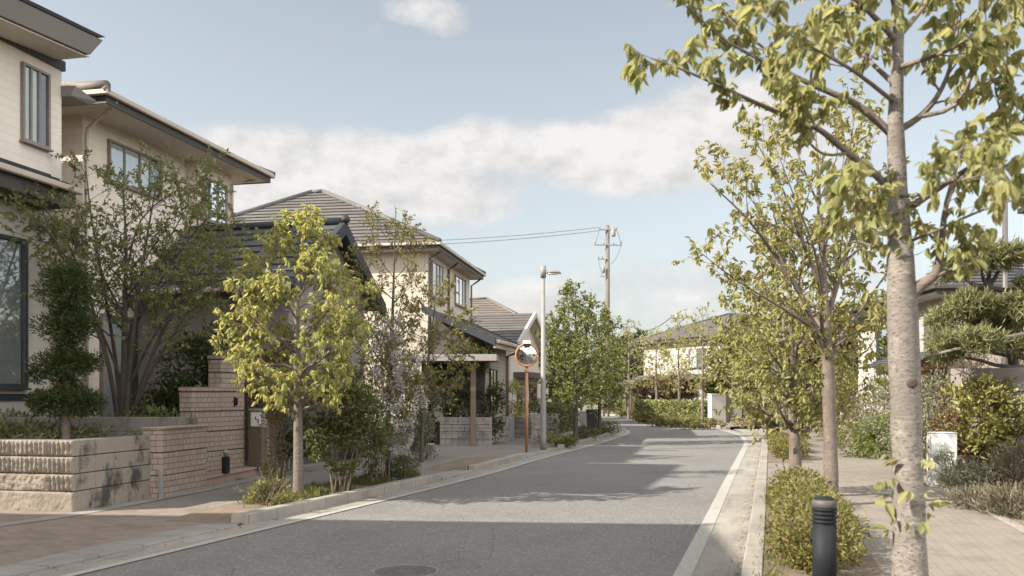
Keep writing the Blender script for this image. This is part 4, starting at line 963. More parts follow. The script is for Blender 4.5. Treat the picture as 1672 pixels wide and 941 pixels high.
# grey pole right
pz=P(1645,735)
gp=thing('steel_pole','thin dark grey steel pole rising beside the pruned pine','pole',(10.05,18.1,0.05))
mb=MB(); mb.tube([(0,0,0),(0,0,5.5)],[.06,.05],10); mb.build('pole',M['pipe_dark'],gp); mb=MB(); mb.lathe([(.06,0),(.06,.03),(.0,.06)],10,(0,0,5.5)); mb.build('cap',M['metal_dark'],gp)
# thin sign post far right kerb
b=P(1247,706,.1)
sp=thing('sign_post','thin grey post at the corner of the side street','post',(b.x,b.y,.1)); mb=MB(); mb.tube([(0,0,0),(0,0,1.75)],.03,8); mb.build('post',M['metal_grey'],sp); mb=MB(); mb.bbox(-.06,.06,-.02,.02,1.35,1.75,.005); mb.build('plate',M['metal_grey'],sp)
# bins
for (px,py,lab,mat,w,h) in [(968,703,'black plastic bin on the pavement behind the street tree','bin_black',.52,.85),(953,699,'grey steel bin left of the black bin','bin_grey',.4,.72)]:
    b=P(px,py); t=thing('waste_bin',lab,'bin',(b.x,b.y,.03),R(-14),'bins by the street trees')
    mb=MB(); mb.hexa([(-w*.42,-w*.42,.05),(w*.42,-w*.42,.05),(w*.42,w*.42,.05),(-w*.42,w*.42,.05),(-w*.5,-w*.5,h),(w*.5,-w*.5,h),(w*.5,w*.5,h),(-w*.5,w*.5,h)]); mb.build('body',M[mat],t)
    mb=MB(); mb.bbox(-w*.55,w*.55,-w*.55,w*.55,h+.002,h+.07,.02); mb.build('lid',M[mat],t)
    mb=MB(); mb.bbox(-w*.4,w*.4,w*.35,w*.45,0,.1,.01); mb.build('foot',M['metal_dark'],t)
# ---------------------------------------------------------------- poles and wires
def sag(a,b,s,n=14): return [a.lerp(b,i/n)-Vector((0,0,s*4*(i/n)*(1-i/n))) for i in range(n+1)]
UB=at(992,672,74); UB.z=0
up=thing('utility_pole','tall concrete utility pole with crossarm and insulators above the street trees','utility pole',tuple(UB),R(4))
hp=1.6+(645-368)/1450*74
mb=MB(); mb.tube([(0,0,-.2),(0,0,hp)],[.24,.17],16); mb.build('pole',M['pole_conc'],up)
def zpx(y): return 1.6+(645-y)/1450*74
mb=MB(); mb.bbox(-1.15,1.15,-.25,-.17,zpx(401)-.05,zpx(401)+.05,.01); mb.build('crossarm',M['metal_grey'],up)
mb=MB(); mb.bbox(-.75,.75,-.25,-.17,zpx(376)-.05,zpx(376)+.05,.01); mb.build('crossarm',M['metal_grey'],up)
mb=MB(); mb.bbox(-.85,.0,-.23,-.17,zpx(424)-.04,zpx(424)+.04,.01); mb.build('bracket',M['metal_grey'],up)
mb=MB(); mb.bbox(-.65,.0,-.23,-.17,zpx(452)-.04,zpx(452)+.04,.01); mb.build('bracket',M['metal_grey'],up)
for x,y in [(-1.1,401),(-.4,401),(.45,401),(1.1,401),(-.7,376),(.5,376),(.72,376),(-.8,424),(-.5,424)]:
    mb=MB(); mb.lathe([(.03,0),(.07,.04),(.04,.1),(.075,.14),(.04,.2),(.02,.26)],8,(x,-.21,zpx(y)+.05)); mb.build('insulator',M['insul'],up)
mb=MB(); mb.lathe([(.0,0),(.16,.02),(.18,.1),(.18,.6),(.1,.68)],10,(.42,-.42,zpx(388))); mb.build('switch_box',M['metal_grey'],up)
mb=MB(); mb.lathe([(.0,0),(.12,.02),(.13,.5),(.08,.56)],10,(-.38,-.3,zpx(447))); mb.build('switch_box',M['metal_grey'],up)
for a,b,s in [((-1.1,-.21,zpx(400)),(-.75,-.21,zpx(376)),.15),((1.1,-.21,zpx(400)),(.7,-.21,zpx(376)),-.15),((1.1,-.21,zpx(402)),(.2,-.2,zpx(432)),.3),((-.8,-.2,zpx(424)),(-.4,-.2,zpx(450)),.25)]:
    mb=MB(); mb.tube(sag(Vector(a),Vector(b),s,8),.02,4); mb.build('jumper_cable',M['wire'],up)
def wire(label,a,b,s,r): mb=MB(); mb.tube(sag(Vector(a),Vector(b),s,24),r,5,True,False); return tag(mb.build('overhead_wire',M['wire']),label,'wire')
ends=at(560,385,66)
for k,(dz,dy,lab) in enumerate([(.0,0,'uppermost of the overhead wires running left from the utility pole'),(-.28,.3,'lower overhead wire running left from the utility pole'),]):
    wire(lab,(UB.x-.7,UB.y-.2,zpx(377)+.25+dz),(at(380,394,66).x,at(380,394,66).y+dy,at(380,394,66).z+dz),.55,.022)
P2=at(1105,688,66); P2.z=0
u2=thing('utility_pole','slim dark utility pole behind the thin bare trees at the bend','utility pole',tuple(P2),0)
h2p=1.6+(645-510)/1450*66; mb=MB(); mb.tube([(0,0,-.1),(0,0,h2p)],[.17,.11],10); mb.build('pole',M['wood_grey'],u2); mb=MB(); mb.bbox(-.5,.7,-.2,-.12,h2p-.5,h2p-.4,.01); mb.build('crossarm',M['metal_grey'],u2)
P3=at(1023,690,92); P3.z=0
u3=thing('utility_pole','farthest slim utility pole at the end of the street','utility pole',tuple(P3),0)
h3p=1.6+(645-527)/1450*92; mb=MB(); mb.tube([(0,0,-.1),(0,0,h3p)],[.19,.13],10); mb.build('pole',M['pole_conc'],u3); mb=MB(); mb.bbox(-.7,.7,-.2,-.12,h3p-.5,h3p-.4,.01); mb.build('crossarm',M['metal_grey'],u3)
wire('thin overhead wire sagging between the two slim far poles',(P2.x-.4,P2.y,h2p-.35),(P3.x+.5,P3.y,h3p-.35),.7,.04)
# ---------------------------------------------------------------- far gate, right details
ga=P(1176,694)
fg=thing('gate_pillar','wide white gate pillar beside the clipped hedge at the bend','gate pillar',(ga.x-.1,ga.y,.1),R(18),'white gate pillars')
mb=MB(); mb.bbox(-.55,.35,-.2,.2,-.1,1.5,.02); mb.build('pillar',M['gate_white'],fg); mb=MB(); mb.bbox(-.58,.38,-.23,.23,1.502,1.56,.01); mb.build('cap',M['gate_white'],fg)
fh=thing('gate_pillar','narrow white gate pillar right of the wide one at the bend','gate pillar',(ga.x+.95,ga.y+.6,.1),R(18),'white gate pillars')
mb=MB(); mb.bbox(-.2,.3,-.2,.2,-.1,1.5,.02); mb.build('pillar',M['gate_white'],fh); mb=MB(); mb.bbox(-.23,.33,-.23,.23,1.502,1.56,.01); mb.build('cap',M['gate_white'],fh)
fd2=thing('gate','grey brown wooden gate between the white pillars','gate',(ga.x+.52,ga.y+.4,.1),R(18)); mb=MB()
for k in range(5): mb.bbox(-.2+k*.085,-.125+k*.085,-.03,.03,.05,1.35,.006)
mb.build('gate_board',M['wood_grey'],fd2); mb=MB(); mb.bbox(-.2,.22,.031,.06,.3,.38,.005); mb.bbox(-.2,.22,.031,.06,1.0,1.08,.005); mb.build('rail',M['wood_grey'],fd2)
pg=thing('pergola','dark wooden garden arch behind the far hedge','pergola',(at(1035,680,64).x,64,0.05),R(10))
for x in (-1.9,-.2,1.5):
    for y in (0,1.2): mb=MB(); mb.bbox(x-.08,x+.08,y-.08,y+.08,0,2.3,.01); mb.build('post',M['wood_dark'],pg)
mb=MB(); mb.bbox(-2.2,1.8,-.12,.0,2.3,2.5,.01); mb.bbox(-2.2,1.8,1.18,1.3,2.3,2.5,.01)
mb.build('beam',M['wood_grey'],pg); mb=MB()
for k in range(9): mb.bbox(-2.1+k*.46,-2.02+k*.46,-.3,1.5,2.502,2.58,.008)
mb.build('slat',M['wood_grey'],pg)
# low garden wall behind the big right bush
a=at(1552,640,16.0); b=at(1672,640,15.2); rgw=block_wall('garden_wall','tan rendered garden wall half hidden under the pine on the right','wall',(a.x,a.y,.0),ang(a.xy,b.xy),3.2,.18,[.55,.55,.55,.42],'grey_wall',None)
# ---------------------------------------------------------------- trees and plants
def pw(*pts):
    def f(t):
        for (a,x),(b,y) in zip(pts,pts[1:]):
            if t<=b: return x+(y-x)*(t-a)/max(1e-6,b-a)
        return pts[-1][1]
    return f
def limb_pts(l, loc, n=3):
    w=[at(*q)-Vector(loc) for q in l]; out=[]
    for i in range(len(w)-1):
        a=w[max(i-1,0)];b=w[i];c=w[i+1];d=w[min(i+2,len(w)-1)]
        for k in range(n):
            t=k/n; out.append(.5*((2*b)+(c-a)*t+(2*a-5*b+4*c-d)*t*t+(-a+3*b-3*c+d)*t**3))
    out.append(w[-1]); return out
# --- big dogwood-like street tree in front, right
loc=at(1487,980,6.4); loc.z=.116
t1=thing('street_tree','nearest street tree, pale thick trunk with large drooping light green leaves','tree',loc)
C=Crown(11); tb=MB(); r=C.r
tp=limb_pts([(1487,985,6.4),(1485,900,6.4),(1483,800,6.4),(1478,640,6.4),(1473,490,6.4),(1466,330,6.4),(1462,200,6.38),(1466,80,6.36),(1470,-60,6.34),(1474,-200,6.3)],loc,1)
trunk_tube(tb,tp,[.132,.116,.108,.102,.106,.074,.054,.040,.026,.010],r,18,.05)
LM=[ # limb sightings, thickness, side shoots
 ([(1474,500,6.4),(1502,468,6.35),(1529,446,6.3),(1537,400,6.25),(1546,330,6.2),(1572,240,6.1)],.052,5,.35),
 ([(1466,320,6.4),(1425,281,6.35),(1385,250,6.3),(1340,213,6.25),(1300,197,6.2),(1230,166,6.1),(1170,138,6.05),(1110,112,6.0),(1062,95,6.0)],.030,7,.30),
 ([(1385,250,6.3),(1345,252,6.2),(1312,222,6.1),(1295,190,6.0),(1285,150,5.95)],.012,3,.25),
 ([(1463,225,6.4),(1420,187,6.4),(1390,166,6.4),(1330,140,6.4),(1290,121,6.4),(1230,92,6.4),(1180,62,6.4),(1120,10,6.4)],.032,7,.36),
 ([(1290,121,6.4),(1258,88,6.5),(1200,40,6.6),(1150,-10,6.7)],.014,4,.3),
 ([(1463,215,6.4),(1500,192,6.4),(1530,158,6.45),(1552,108,6.5),(1560,40,6.6),(1590,-40,6.6)],.028,6,.38),
 ([(1505,190,6.4),(1560,172,6.3),(1600,100,6.2),(1650,42,6.1),(1700,0,6.0)],.018,6,.34),
 ([(1470,350,6.4),(1540,302,6.35),(1600,262,6.3),(1650,214,6.2),(1712,165,6.1)],.030,6,.36),
 ([(1605,258,6.3),(1632,200,6.25),(1625,140,6.2),(1612,90,6.2)],.010,3,.22),
 ([(1472,400,6.4),(1530,376,6.2),(1600,345,6.0),(1660,325,5.8),(1720,315,5.7)],.014,6,.28),
 ([(1466,70,6.36),(1420,20,6.3),(1350,-40,6.3),(1270,-90,6.2)],.026,7,.40),
 ([(1463,140,6.38),(1420,100,6.7),(1370,50,7.0),(1330,-20,7.2)],.022,6,.36),
 ([(1467,60,6.36),(1510,10,6.6),(1560,-50,6.8),(1620,-100,6.9)],.024,6,.40),
 ([(1466,110,6.36),(1530,90,6.0),(1590,60,5.7),(1640,10,5.5)],.020,6,.34),
 ([(1468,345,6.38),(1440,352,5.9),(1412,335,5.5),(1395,300,5.2)],.014,4,.26),
 ([(1469,320,6.38),(1505,318,5.9),(1545,300,5.5),(1590,290,5.2),(1640,270,5.0)],.014,5,.26),
 ([(1472,430,6.4),(1440,405,6.6),(1405,395,6.9),(1380,370,7.1)],.012,4,.24),
 ([(1464,170,6.4),(1400,120,5.9),(1340,85,5.5),(1260,40,5.2)],.018,6,.3),
 ([(1471,-80,6.33),(1440,-140,6.5),(1400,-190,6.7)],.014,6,.34),
 ([(1472,-110,6.33),(1510,-170,6.2),(1540,-220,6.1)],.014,6,.34),
 ([(1473,-150,6.3),(1465,-220,6.6),(1455,-260,6.7)],.011,6,.32),
 ([(1473,-170,6.3),(1485,-230,6.1),(1480,-270,6.0)],.010,6,.32),
 ([(1466,40,6.36),(1450,-30,5.9),(1430,-80,5.6)],.02,6,.36),
]
for lp_,r0,sub,sl in LM:
    mb=MB(); C.limb(limb_pts(lp_,loc,3),r0,sub,sl,.17,5,8,.95,.28,48,.55,.3,.16,7,mb=mb); mb.build('limb',BK['grey'],t1)
for i in range(34):                                     # shoots straight from the trunk, low down
    y=random.Random(i).choice([745,760,800,830,850,860,400,380,420,300]); a=r.uniform(0,6.28); p=at(1482,y+r.uniform(-14,14),6.4)-Vector(loc)
    dv=Vector((math.cos(a),math.sin(a)*.8-.3,.1)).normalized(); C.twig(p+dv*.06,dv,.10,.004,2,.7,.7,mb=tb)
tb.build('trunk',BK['pale'],t1)
leaves('crown',C.lp,C.ld,np.array(C.ls)*.103,LF['near'],t1,.52,'oval',np.random.default_rng(5),.6)
mb=MB(); mb.lathe([(.0,-.02),(.05,-.015),(.038,.0),(.03,.012),(.012,.016),(0,.01)],14)
kn=mb.build('knot',BK['dark'],t1); kp=at(1479,626,6.4)-Vector(loc); kn.location=kp+Vector((.0,-.098,0)); kn.rotation_euler=(R(90),0,0)

# --- second row tree
loc=at(1357,824,12.0); loc.z=.116
t2=thing('street_tree','vase-shaped street tree with yellow-green leaves just left of the nearest trunk','tree',loc)
C=Crown(21); r=C.r; tb=MB()
tp=limb_pts([(1357,826,12),(1357,780,12),(1355,700,12),(1352,600,12),(1347,520,12),(1343,420,12),(1337,320,12),(1332,215,12)],loc,1)
trunk_tube(tb,tp,[.115,.094,.09,.084,.066,.045,.028,.008],r,12,.06)
for l,r0,sub,sl in [
 ([(1351,590,12),(1318,505,11.9),(1295,460,11.8),(1255,402,11.7),(1215,352,11.6),(1160,300,11.5)],.046,9,.75),
 ([(1350,560,12),(1322,532,11.7),(1265,496,11.4),(1225,472,11.2),(1185,445,11.0),(1143,412,10.9)],.024,8,.6),
 ([(1351,590,12),(1376,545,12),(1410,500,12.1),(1442,455,12.1),(1475,410,12.2)],.034,7,.6),
 ([(1348,530,12),(1375,440,12.2),(1400,350,12.4),(1418,255,12.6)],.036,9,.7),
 ([(1345,480,12),(1310,395,11.8),(1278,310,11.6),(1232,228,11.5)],.034,9,.7),
 ([(1343,430,12),(1360,330,11.6),(1385,250,11.3),(1395,190,11.2)],.026,8,.6),
 ([(1349,545,12),(1300,470,12.8),(1260,380,13.3),(1210,300,13.6)],.028,9,.7),
 ([(1347,520,12),(1380,420,12.8),(1425,330,13.4)],.026,8,.65),
 ([(1346,500,12),(1330,410,11.3),(1300,330,10.9),(1270,250,10.7)],.024,8,.6),
 ([(1338,340,12),(1310,270,12.2),(1290,215,12.3),(1275,170,12.4)],.016,7,.5),
 ([(1337,330,12),(1365,260,12.1),(1372,200,12.1)],.014,6,.45),
 ([(1343,440,12),(1290,400,12.4),(1230,330,12.8),(1175,270,13.0)],.022,8,.6),
 ([(1351,575,12),(1400,540,11.5),(1440,520,11.2)],.016,6,.5),
 ([(1344,450,12),(1410,400,12),(1450,340,11.9)],.018,7,.55),
 ]:
    mb=MB(); C.limb(limb_pts(l,loc,3),r0,sub,sl,.2,5,9,.75,.22,42,.7,.5,.14,6,mb=mb); mb.build('limb',BK['redb'],t2)
tb.build('trunk',BK['redb'],t2)
leaves('crown',C.lp,C.ld,np.array(C.ls)*.092,LF['row'],t2,.48,'oval',np.random.default_rng(6),.6)

# --- third row tree and the ones behind it
q=P(1300,812,.116)
auto_tree('street_tree','bushy row tree with low drooping foliage left of the vase-shaped tree','tree',q,3.9,1.0,pw((0,.55),(.2,.95),(.45,1.12),(.7,.95),(1,.3)),31,LF['rowb'],BK['redb'],.088,32,.7,.09,.45,'oval',7,.5,.24,5,7,.7,.7,.3,(-.1,0))
q=P(1279,731,.116)
auto_tree('street_tree','row tree with a pale slim trunk rising from the second azalea bed','tree',q,5.2,1.5,pw((0,.7),(.3,1.4),(.6,1.3),(1,.4)),33,LF['rowb'],BK['pale'],.075,18,.8,.12,.48,'simple',5,.6,.28,3,6,.6)
q=P(1262,722,.116)
auto_tree('street_tree','small row tree at the far end of the second azalea bed','tree',q,4.4,1.3,pw((0,.5),(.3,1.1),(.6,1.1),(1,.3)),34,LF['rowb'],BK['pale'],.06,14,.8,.12,.48,'simple',4,.6,.28,3,6,.6)

# --- yellow-green tree, left pavement bed
q=P(487,812,.10)
auto_tree('young_tree','yellow-green young tree with drooping leaf layers before the brick gate post','tree',q,4.05,1.35,pw((0,.35),(.15,.7),(.33,1.12),(.5,1.05),(.7,.72),(.88,.42),(1,.15)),41,LF['yellow'],BK['redb'],.072,40,.45,.085,.36,'oval',7,.42,.17,5,11,.85,.6,.05,(.02,0),ang=46,t0=.38,curve=.05)
# --- multi-stemmed fine-leaved tree in the raised garden
loc=Vector((-6.75,15.5,.84))
t5=thing('garden_tree','large multi-stemmed garden tree with fine dark green leaves before the two-storey house','tree',loc)
C=Crown(51); r=C.r
for l,r0 in [
 ([(200,712,15.5),(203,600,15.5),(204,500,15.5),(206,400,15.5),(200,300,15.4)],.075),
 ([(203,712,15.4),(214,580,15.3),(228,470,15.2),(243,370,15.1),(258,290,15.0)],.05),
 ([(196,712,15.5),(178,600,15.4),(150,500,15.3),(112,400,15.2),(62,325,15.1)],.045),
 ([(206,712,15.5),(238,610,15.6),(276,520,15.7),(322,450,15.8),(385,385,15.9)],.05),
 ([(200,712,15.6),(190,600,15.8),(172,480,16.0),(150,360,16.2),(140,270,16.3)],.045),
 ([(206,700,15.3),(250,600,14.9),(300,520,14.6),(345,430,14.5)],.03),
 ([(199,700,15.6),(215,540,16.0),(262,420,16.4),(310,330,16.7)],.04),
 ([(197,700,15.4),(172,580,15.0),(130,470,14.7),(90,390,14.6),(48,350,14.5)],.032),
 ([(204,560,15.5),(250,480,15.2),(300,400,15.0),(345,350,14.9)],.03),
 ([(204,520,15.5),(160,440,15.3),(110,380,15.2)],.026),([(206,640,15.4),(262,530,15.0),(320,475,14.8),(378,452,14.7)],.028),([(203,570,15.6),(240,470,15.9),(292,425,16.1),(352,420,16.2)],.026),([(198,620,15.6),(150,510,16.0),(95,440,16.2),(60,400,16.3)],.026),([(205,450,15.5),(230,360,15.7),(290,310,15.9),(340,300,16)],.02)]:
    mb=MB(); C.limb(limb_pts(l,loc,3),r0,17,.95,.26,6,14,.3,.34,62,.8,.12,.12,7,mb=mb); mb.build('stem',BK['dark'],t5)
leaves('crown',C.lp,C.ld,np.array(C.ls)*.078,LF['maple'],t5,.46,'simple',np.random.default_rng(7),.7)
# --- pruned layered topiary
q=at(110,715,13.3); q.z=.90
t6=thing('topiary_tree','cloud-pruned topiary tree with stacked dark green tufts by the big window','tree',q)
mb=MB(); rr_=random.Random(6); tp=[Vector((-.03,0,-.05)),Vector((-.02,0,.5)),Vector((.03,.02,1.2)),Vector((-.02,0,1.9)),Vector((.02,0,2.5))]; trunk_tube(mb,tp,[.07,.062,.052,.04,.02],rr_,10,.05)
pads=[((.0,0,.60),(.48,.42,.20)),((-.26,-.12,.60),(.26,.26,.15)),((.28,.05,.58),(.24,.26,.15)),((-.06,0,1.16),(.44,.40,.19)),((.22,.05,1.20),(.26,.28,.15)),((-.02,0,1.72),(.43,.38,.20)),((.2,-.1,1.76),(.24,.24,.15)),((.02,0,2.24),(.44,.41,.24)),((.02,0,2.48),(.32,.30,.20)),((-.46,0,1.0),(.15,.15,.12)),((0,0,1.4),(.2,.2,.2)),((0,0,.9),(.2,.2,.2)),((0,0,1.98),(.24,.24,.2))]
for c,rd in pads: mb.tube([(0,0,c[2]-.12),(c[0]*.6,c[1]*.6,c[2]-.06),(c[0],c[1],c[2])],[.022,.018,.01],6)
mb.build('trunk',BK['grey'],t6); rng=np.random.default_rng(8)
p,u=blob_points(rng,[(c,(a*1.08,b*1.08,d*1.15)) for c,(a,b,d) in pads],17000,.2,4.5,-.4); leaves('crown',p,u+rng.normal(0,.4,p.shape)+np.array([0,0,.45]),.065*rng.uniform(.7,1.2,len(p)),LF['topiary'],t6,.30,'simple',rng,.8)

# --- garden shrubs on the left
SH=shrub
q=Vector((-5.6,16.6,.84))
SH('shrub','dense dark evergreen bush filling the corner behind the stepped gate post','bush',(-6.35,17.0,.8),[((0,0,.6),(.75,.6,.7)),((.2,.1,1.2),(.7,.6,.75)),((-.5,.1,.5),(.6,.5,.5)),((.5,0,1.6),(.5,.5,.5))],6000,.11,LF['dark'],61,.42,'simple')
SH('shrub','loose olive bush with reddish tips between the dark bush and the yellow tree','bush',(-5.0,18.0,.1),[((0,0,1.9),(.6,.5,.75)),((.3,-.2,2.5),(.5,.4,.45)),((-.2,0,1.2),(.5,.5,.6)),((-.55,-.3,2.7),(.5,.4,.4))],3600,.09,LF['red'],62,.42,'simple',stem_r=.02)
SH('shrub','low green shrub along the top of the upper garden wall','bush',(-7.4,15.1,.84),[((0,0,.22),(1.1,.3,.3)),((1.3,.1,.25),(.6,.3,.32)),((-1.4,0,.2),(.8,.3,.3))],2600,.10,LF['mid'],63,.4,'simple')
SH('shrub','scrubby low plants growing in the rough planter','bush',(-7.2,13.3,.9),[((0,0,.1),(1.0,.5,.2)),((.8,.2,.08),(.7,.4,.14)),((-.7,-.15,.12),(.7,.5,.22))],1700,.10,LF['mid'],64,.25,'blade')
SH('shrub','dark green bush under the garage eave beside the gate post','bush',(-4.7,18.3,.0),[((0,0,1.1),(.55,.3,.8)),((.4,-.1,.9),(.5,.3,.7))],2600,.09,LF['dark'],65,.42)
# --- planting in the pavement bed
q=P(548,806,.1); SH('shrub','tall dark-leaved shrub standing right of the yellow-green tree','bush',(q.x,q.y,.1),[((.05,0,1.2),(.48,.42,.5)),((.3,.2,1.3),(.42,.4,.42)),((-.1,-.05,.82),(.40,.36,.34)),((.4,.3,.85),(.38,.35,.30)),((.1,0,.42),(.26,.24,.16))],2700,.09,LF['deep'],66,.45,'oval',nst=9,stem_r=.016)
q=P(445,826,.1); SH('shrub','small green shrub left of the yellow-green tree trunk','bush',(q.x,q.y,.1),[((0,0,.2),(.28,.25,.17)),((-.1,.0,.16),(.24,.22,.13))],900,.06,LF['sparse'],67,.4)
q=P(455,806,.1); SH('shrub','thin upright olive shrub just behind the yellow-green tree trunk','bush',(q.x-.12,q.y+.25,.1),[((0,0,.8),(.22,.2,.5)),((.05,0,1.25),(.24,.2,.35)),((0,0,.35),(.18,.2,.3))],750,.075,LF['sparse'],68,.42,nst=5)
q=P(660,783,.1); SH('shrub','small rounded dark shrub at the end of the planting bed','bush',(q.x,q.y,.1),[((0,0,.22),(.27,.25,.2))],1100,.055,LF['mid'],69,.45)
q=P(640,789,.1); SH('shrub','narrow leafy shrub with bare stems between the dark shrub and the block wall','bush',(q.x-.35,q.y,.1),[((0,0,.6),(.26,.24,.5)),((.1,0,1.0),(.3,.25,.35))],1300,.075,LF['mid'],70,.42,nst=6)
q=P(606,792,.1); SH('blossom_shrub','tall shrub of white blossom sprays between the yellow tree and the shelter','bush',(q.x,q.y+.4,.1),[((.1,0,1.55),(.42,.35,.42)),((.3,.15,2.05),(.44,.35,.45)),((-.02,.1,2.3),(.36,.3,.4)),((.5,.2,1.5),(.38,.3,.5)),((.15,.15,2.7),(.28,.25,.3)),((.4,.1,.9),(.26,.26,.4))],1500,.07,LF['sparse'],71,.35,'simple',nst=10,stem_r=.012,extra=(5200,LF['blossom'],'blossom',.05,.03))
q=P(805+15,796,.1)
loc=P(622,792,.1)+Vector((-.05,1.2,0))
auto_tree('slender_tree','slender airy tree with olive leaves rising before the hip-roofed house','tree',loc,4.75,1.3,pw((0,.5),(.3,.95),(.6,.85),(1,.35)),72,LF['sparse'],BK['dark'],.05,24,1.1,.07,.42,'simple',7,.5,.22,5,10,.4,.8,.2,(.12,.1),ang=38)
loc=P(693,755,.05)+Vector((-.1,.3,0))
auto_tree('slender_tree','thin yellowish tree leaning right over the edge of the flat-roofed shelter','tree',loc,4.1,1.5,pw((0,.6),(.4,1.2),(.7,.9),(1,.3)),73,LF['sparse'],BK['dark'],.045,14,.6,.10,.42,'simple',6,.5,.25,5,9,.7,.7,.1,(.35,.1),ang=42,sxy=(1.1,.8))
q=P(690,749,.05); SH('shrub','pale green bush spilling over the end of the block wall','bush',(q.x,q.y,.03),[((0,0,.9),(.42,.4,.5)),((-.25,.1,.6),(.4,.35,.45)),((.1,-.1,.35),(.38,.35,.3)),((.2,0,1.35),(.25,.25,.3))],3000,.085,LF['pale'],74,.4,nst=7)
SH('shrub','dark tall garden bushes in the shade behind the shelter','bush',(-.9,28.6,.0),[((-1.4,.0,1.5),(.8,.5,1.3)),((-.5,-.1,1.3),(.7,.4,1.2)),((.25,-.2,1.1),(.45,.35,1.0)),((-2.4,.2,1.4),(.8,.5,1.2))],7000,.12,LF['dark'],75,.45,'clump')
SH('shrub','bright green bush showing above the shelter roof','bush',(-1.5,28.1,2.0),[((0,0,.9),(.7,.4,.45)),((.6,0,.7),(.5,.4,.4))],2000,.10,LF['mid'],76,.4)
SH('shrub','young yellow-leaved shrub before the pale house, left of the mirror post','bush',(P(838,716).x,P(838,716).y+.8,.0),[((0,0,1.6),(.35,.3,.6)),((.05,0,1.0),(.4,.3,.5))],1100,.10,LF['yellow'],77,.4)
SH('shrub','green shrub between mirror post and lamp post behind the block wall','bush',(P(880,710).x-.1,P(880,710).y+.9,.0),[((0,0,.9),(.55,.4,.5)),((.6,.1,.8),(.5,.4,.4))],1500,.11,LF['mid'],78,.45)
# --- left street trees and their bed
q=P(940,722,.1)
auto_tree('street_tree','round-crowned green street tree right of the lamp post','tree',q,4.85,1.25,pw((0,.55),(.2,1.0),(.45,1.15),(.7,.85),(.9,.5),(1,.2)),81,LF['street'],BK['dark'],.075,34,.5,.125,.52,'clump',6,.55,.24,4,6,.45,.8,.2,(0,0))
q=P(979,712,.1)
auto_tree('street_tree','smaller green street tree behind the round-crowned one, before the bins','tree',q,4.45,1.15,pw((0,.5),(.25,.95),(.5,1.0),(.75,.75),(1,.2)),82,LF['street'],BK['dark'],.065,28,.5,.125,.52,'clump',6,.5,.24,4,6,.45,.8,.2,(.1,0))
for i,(px,py,w,h,lf,lab) in enumerate([(900,722,.5,.22,'sparse','low weedy plant in the bed by the lamp post'),(958,716,.42,.38,'mid','low round shrub at the foot of the smaller street tree'),(993,708,.5,.45,'mid','low shrub at the point of the left kerb'),(925,727,.35,.2,'grass','grass tuft at the foot of the round-crowned street tree')]):
    q=P(px,py,.1); SH('shrub',lab,'bush',(q.x,q.y,.09),[((0,0,h*.5),(w,w*.8,h*.6))],600,.09,LF[lf],90+i,.4)
hedge('hedge','low dark clipped hedge before the far pale house left of the street trees',(2.0,38.2,0.02),.9,5.0,1.15,2600,.14,LF['mid'],95,R(-12))
# --- ground cover in the left bed
def tufts(name,pts,n_per,h,leaf,seed,w=.05):
    rng=np.random.default_rng(seed); p=np.repeat(np.array([tuple(q) for q in pts]),n_per,0); p=p+np.stack([rng.normal(0,.05,len(p)),rng.normal(0,.05,len(p)),np.zeros(len(p))],1)
    d=rng.normal(0,.45,p.shape)+np.array([0,0,1.]); o=leaves(name,p,d,h*rng.uniform(.4,1.2,len(p)),leaf,None,w,'blade',rng,.8); o['kind']='stuff'; return o
rg=random.Random(3); pts=[]
for a,b in BEDS[:1]:
    for i in range(420):
        y=rg.uniform(a+1.3,b-.05); c0=at_y(offs(LL,-.75-rg.random()*.70),y); 
        if mnoise.noise((c0.x*2.2,c0.y*2.2,1.))>-.12: pts.append((c0.x,c0.y,.10))
tufts('grass',pts,16,.13,LF['grass'],5,.09)
pts=[]
for i in range(150):
    y=rg.uniform(26.5,38); c0=at_y(offs(LL,-.75-rg.random()*.65),y); pts.append((c0.x,c0.y,.10))
tufts('grass',pts,10,.16,LF['grass'],6,.12)
q=P(398,832,.08); t=thing('yellow_flower','single pale yellow stalk at the near tip of the planting bed','flower',(q.x,q.y,.09)); mb=MB(); mb.tube([(0,0,0),(.005,0,.10)],.006,5); mb.build('stem',BK['twig'],t)
leaves('petal',[(0,0,.10+.006*i) for i in range(8)],[(math.cos(i*2.4)*.25,math.sin(i*2.4)*.25,1) for i in range(8)],.05,LF['yellow'],t,.4,'simple')
# --- azalea beds on the right
def azalea(px,py,dx,dy,h,n,seed,lab,size=.05):
    q=P(px,py,.116); return SH('azalea',lab,'shrub',(q.x,q.y,.11),[((0,0,h*.42),(dx,dy,h*.5)),((dx*.5,dy*.4,h*.45),(dx*.6,dy*.6,h*.48)),((-dx*.5,-dy*.3,h*.38),(dx*.55,dy*.6,h*.45))],n,size,LF['azalea'],seed,.48,'oval',nst=14,stem_r=.006,up=.5,clump=4.5,thr=-.22,group='azaleas in the kerbside beds')
def bed_azalea(s0,w0,dx,dy,h,n,seed,lab,size=.05):
    c0=at_y(offs(RL,.765+w0),s0); return SH('azalea',lab,'shrub',(c0.x,c0.y,.11),[((0,0,h*.42),(dx,dy,h*.5)),((dx*.35,dy*.45,h*.45),(dx*.65,dy*.6,h*.48)),((-dx*.3,-dy*.4,h*.38),(dx*.65,dy*.6,h*.45))],n,size,LF['azalea'],seed,.48,'oval',nst=16,stem_r=.006,up=.5,clump=4.5,thr=-.2,group='azaleas in the kerbside beds')
bed_azalea(7.75,.42,.36,.62,.46,5200,101,'nearest azalea clump behind the dark bollard',.046)
bed_azalea(8.9,.50,.40,.80,.52,5200,102,'second azalea clump from the front, around the row tree',.048)
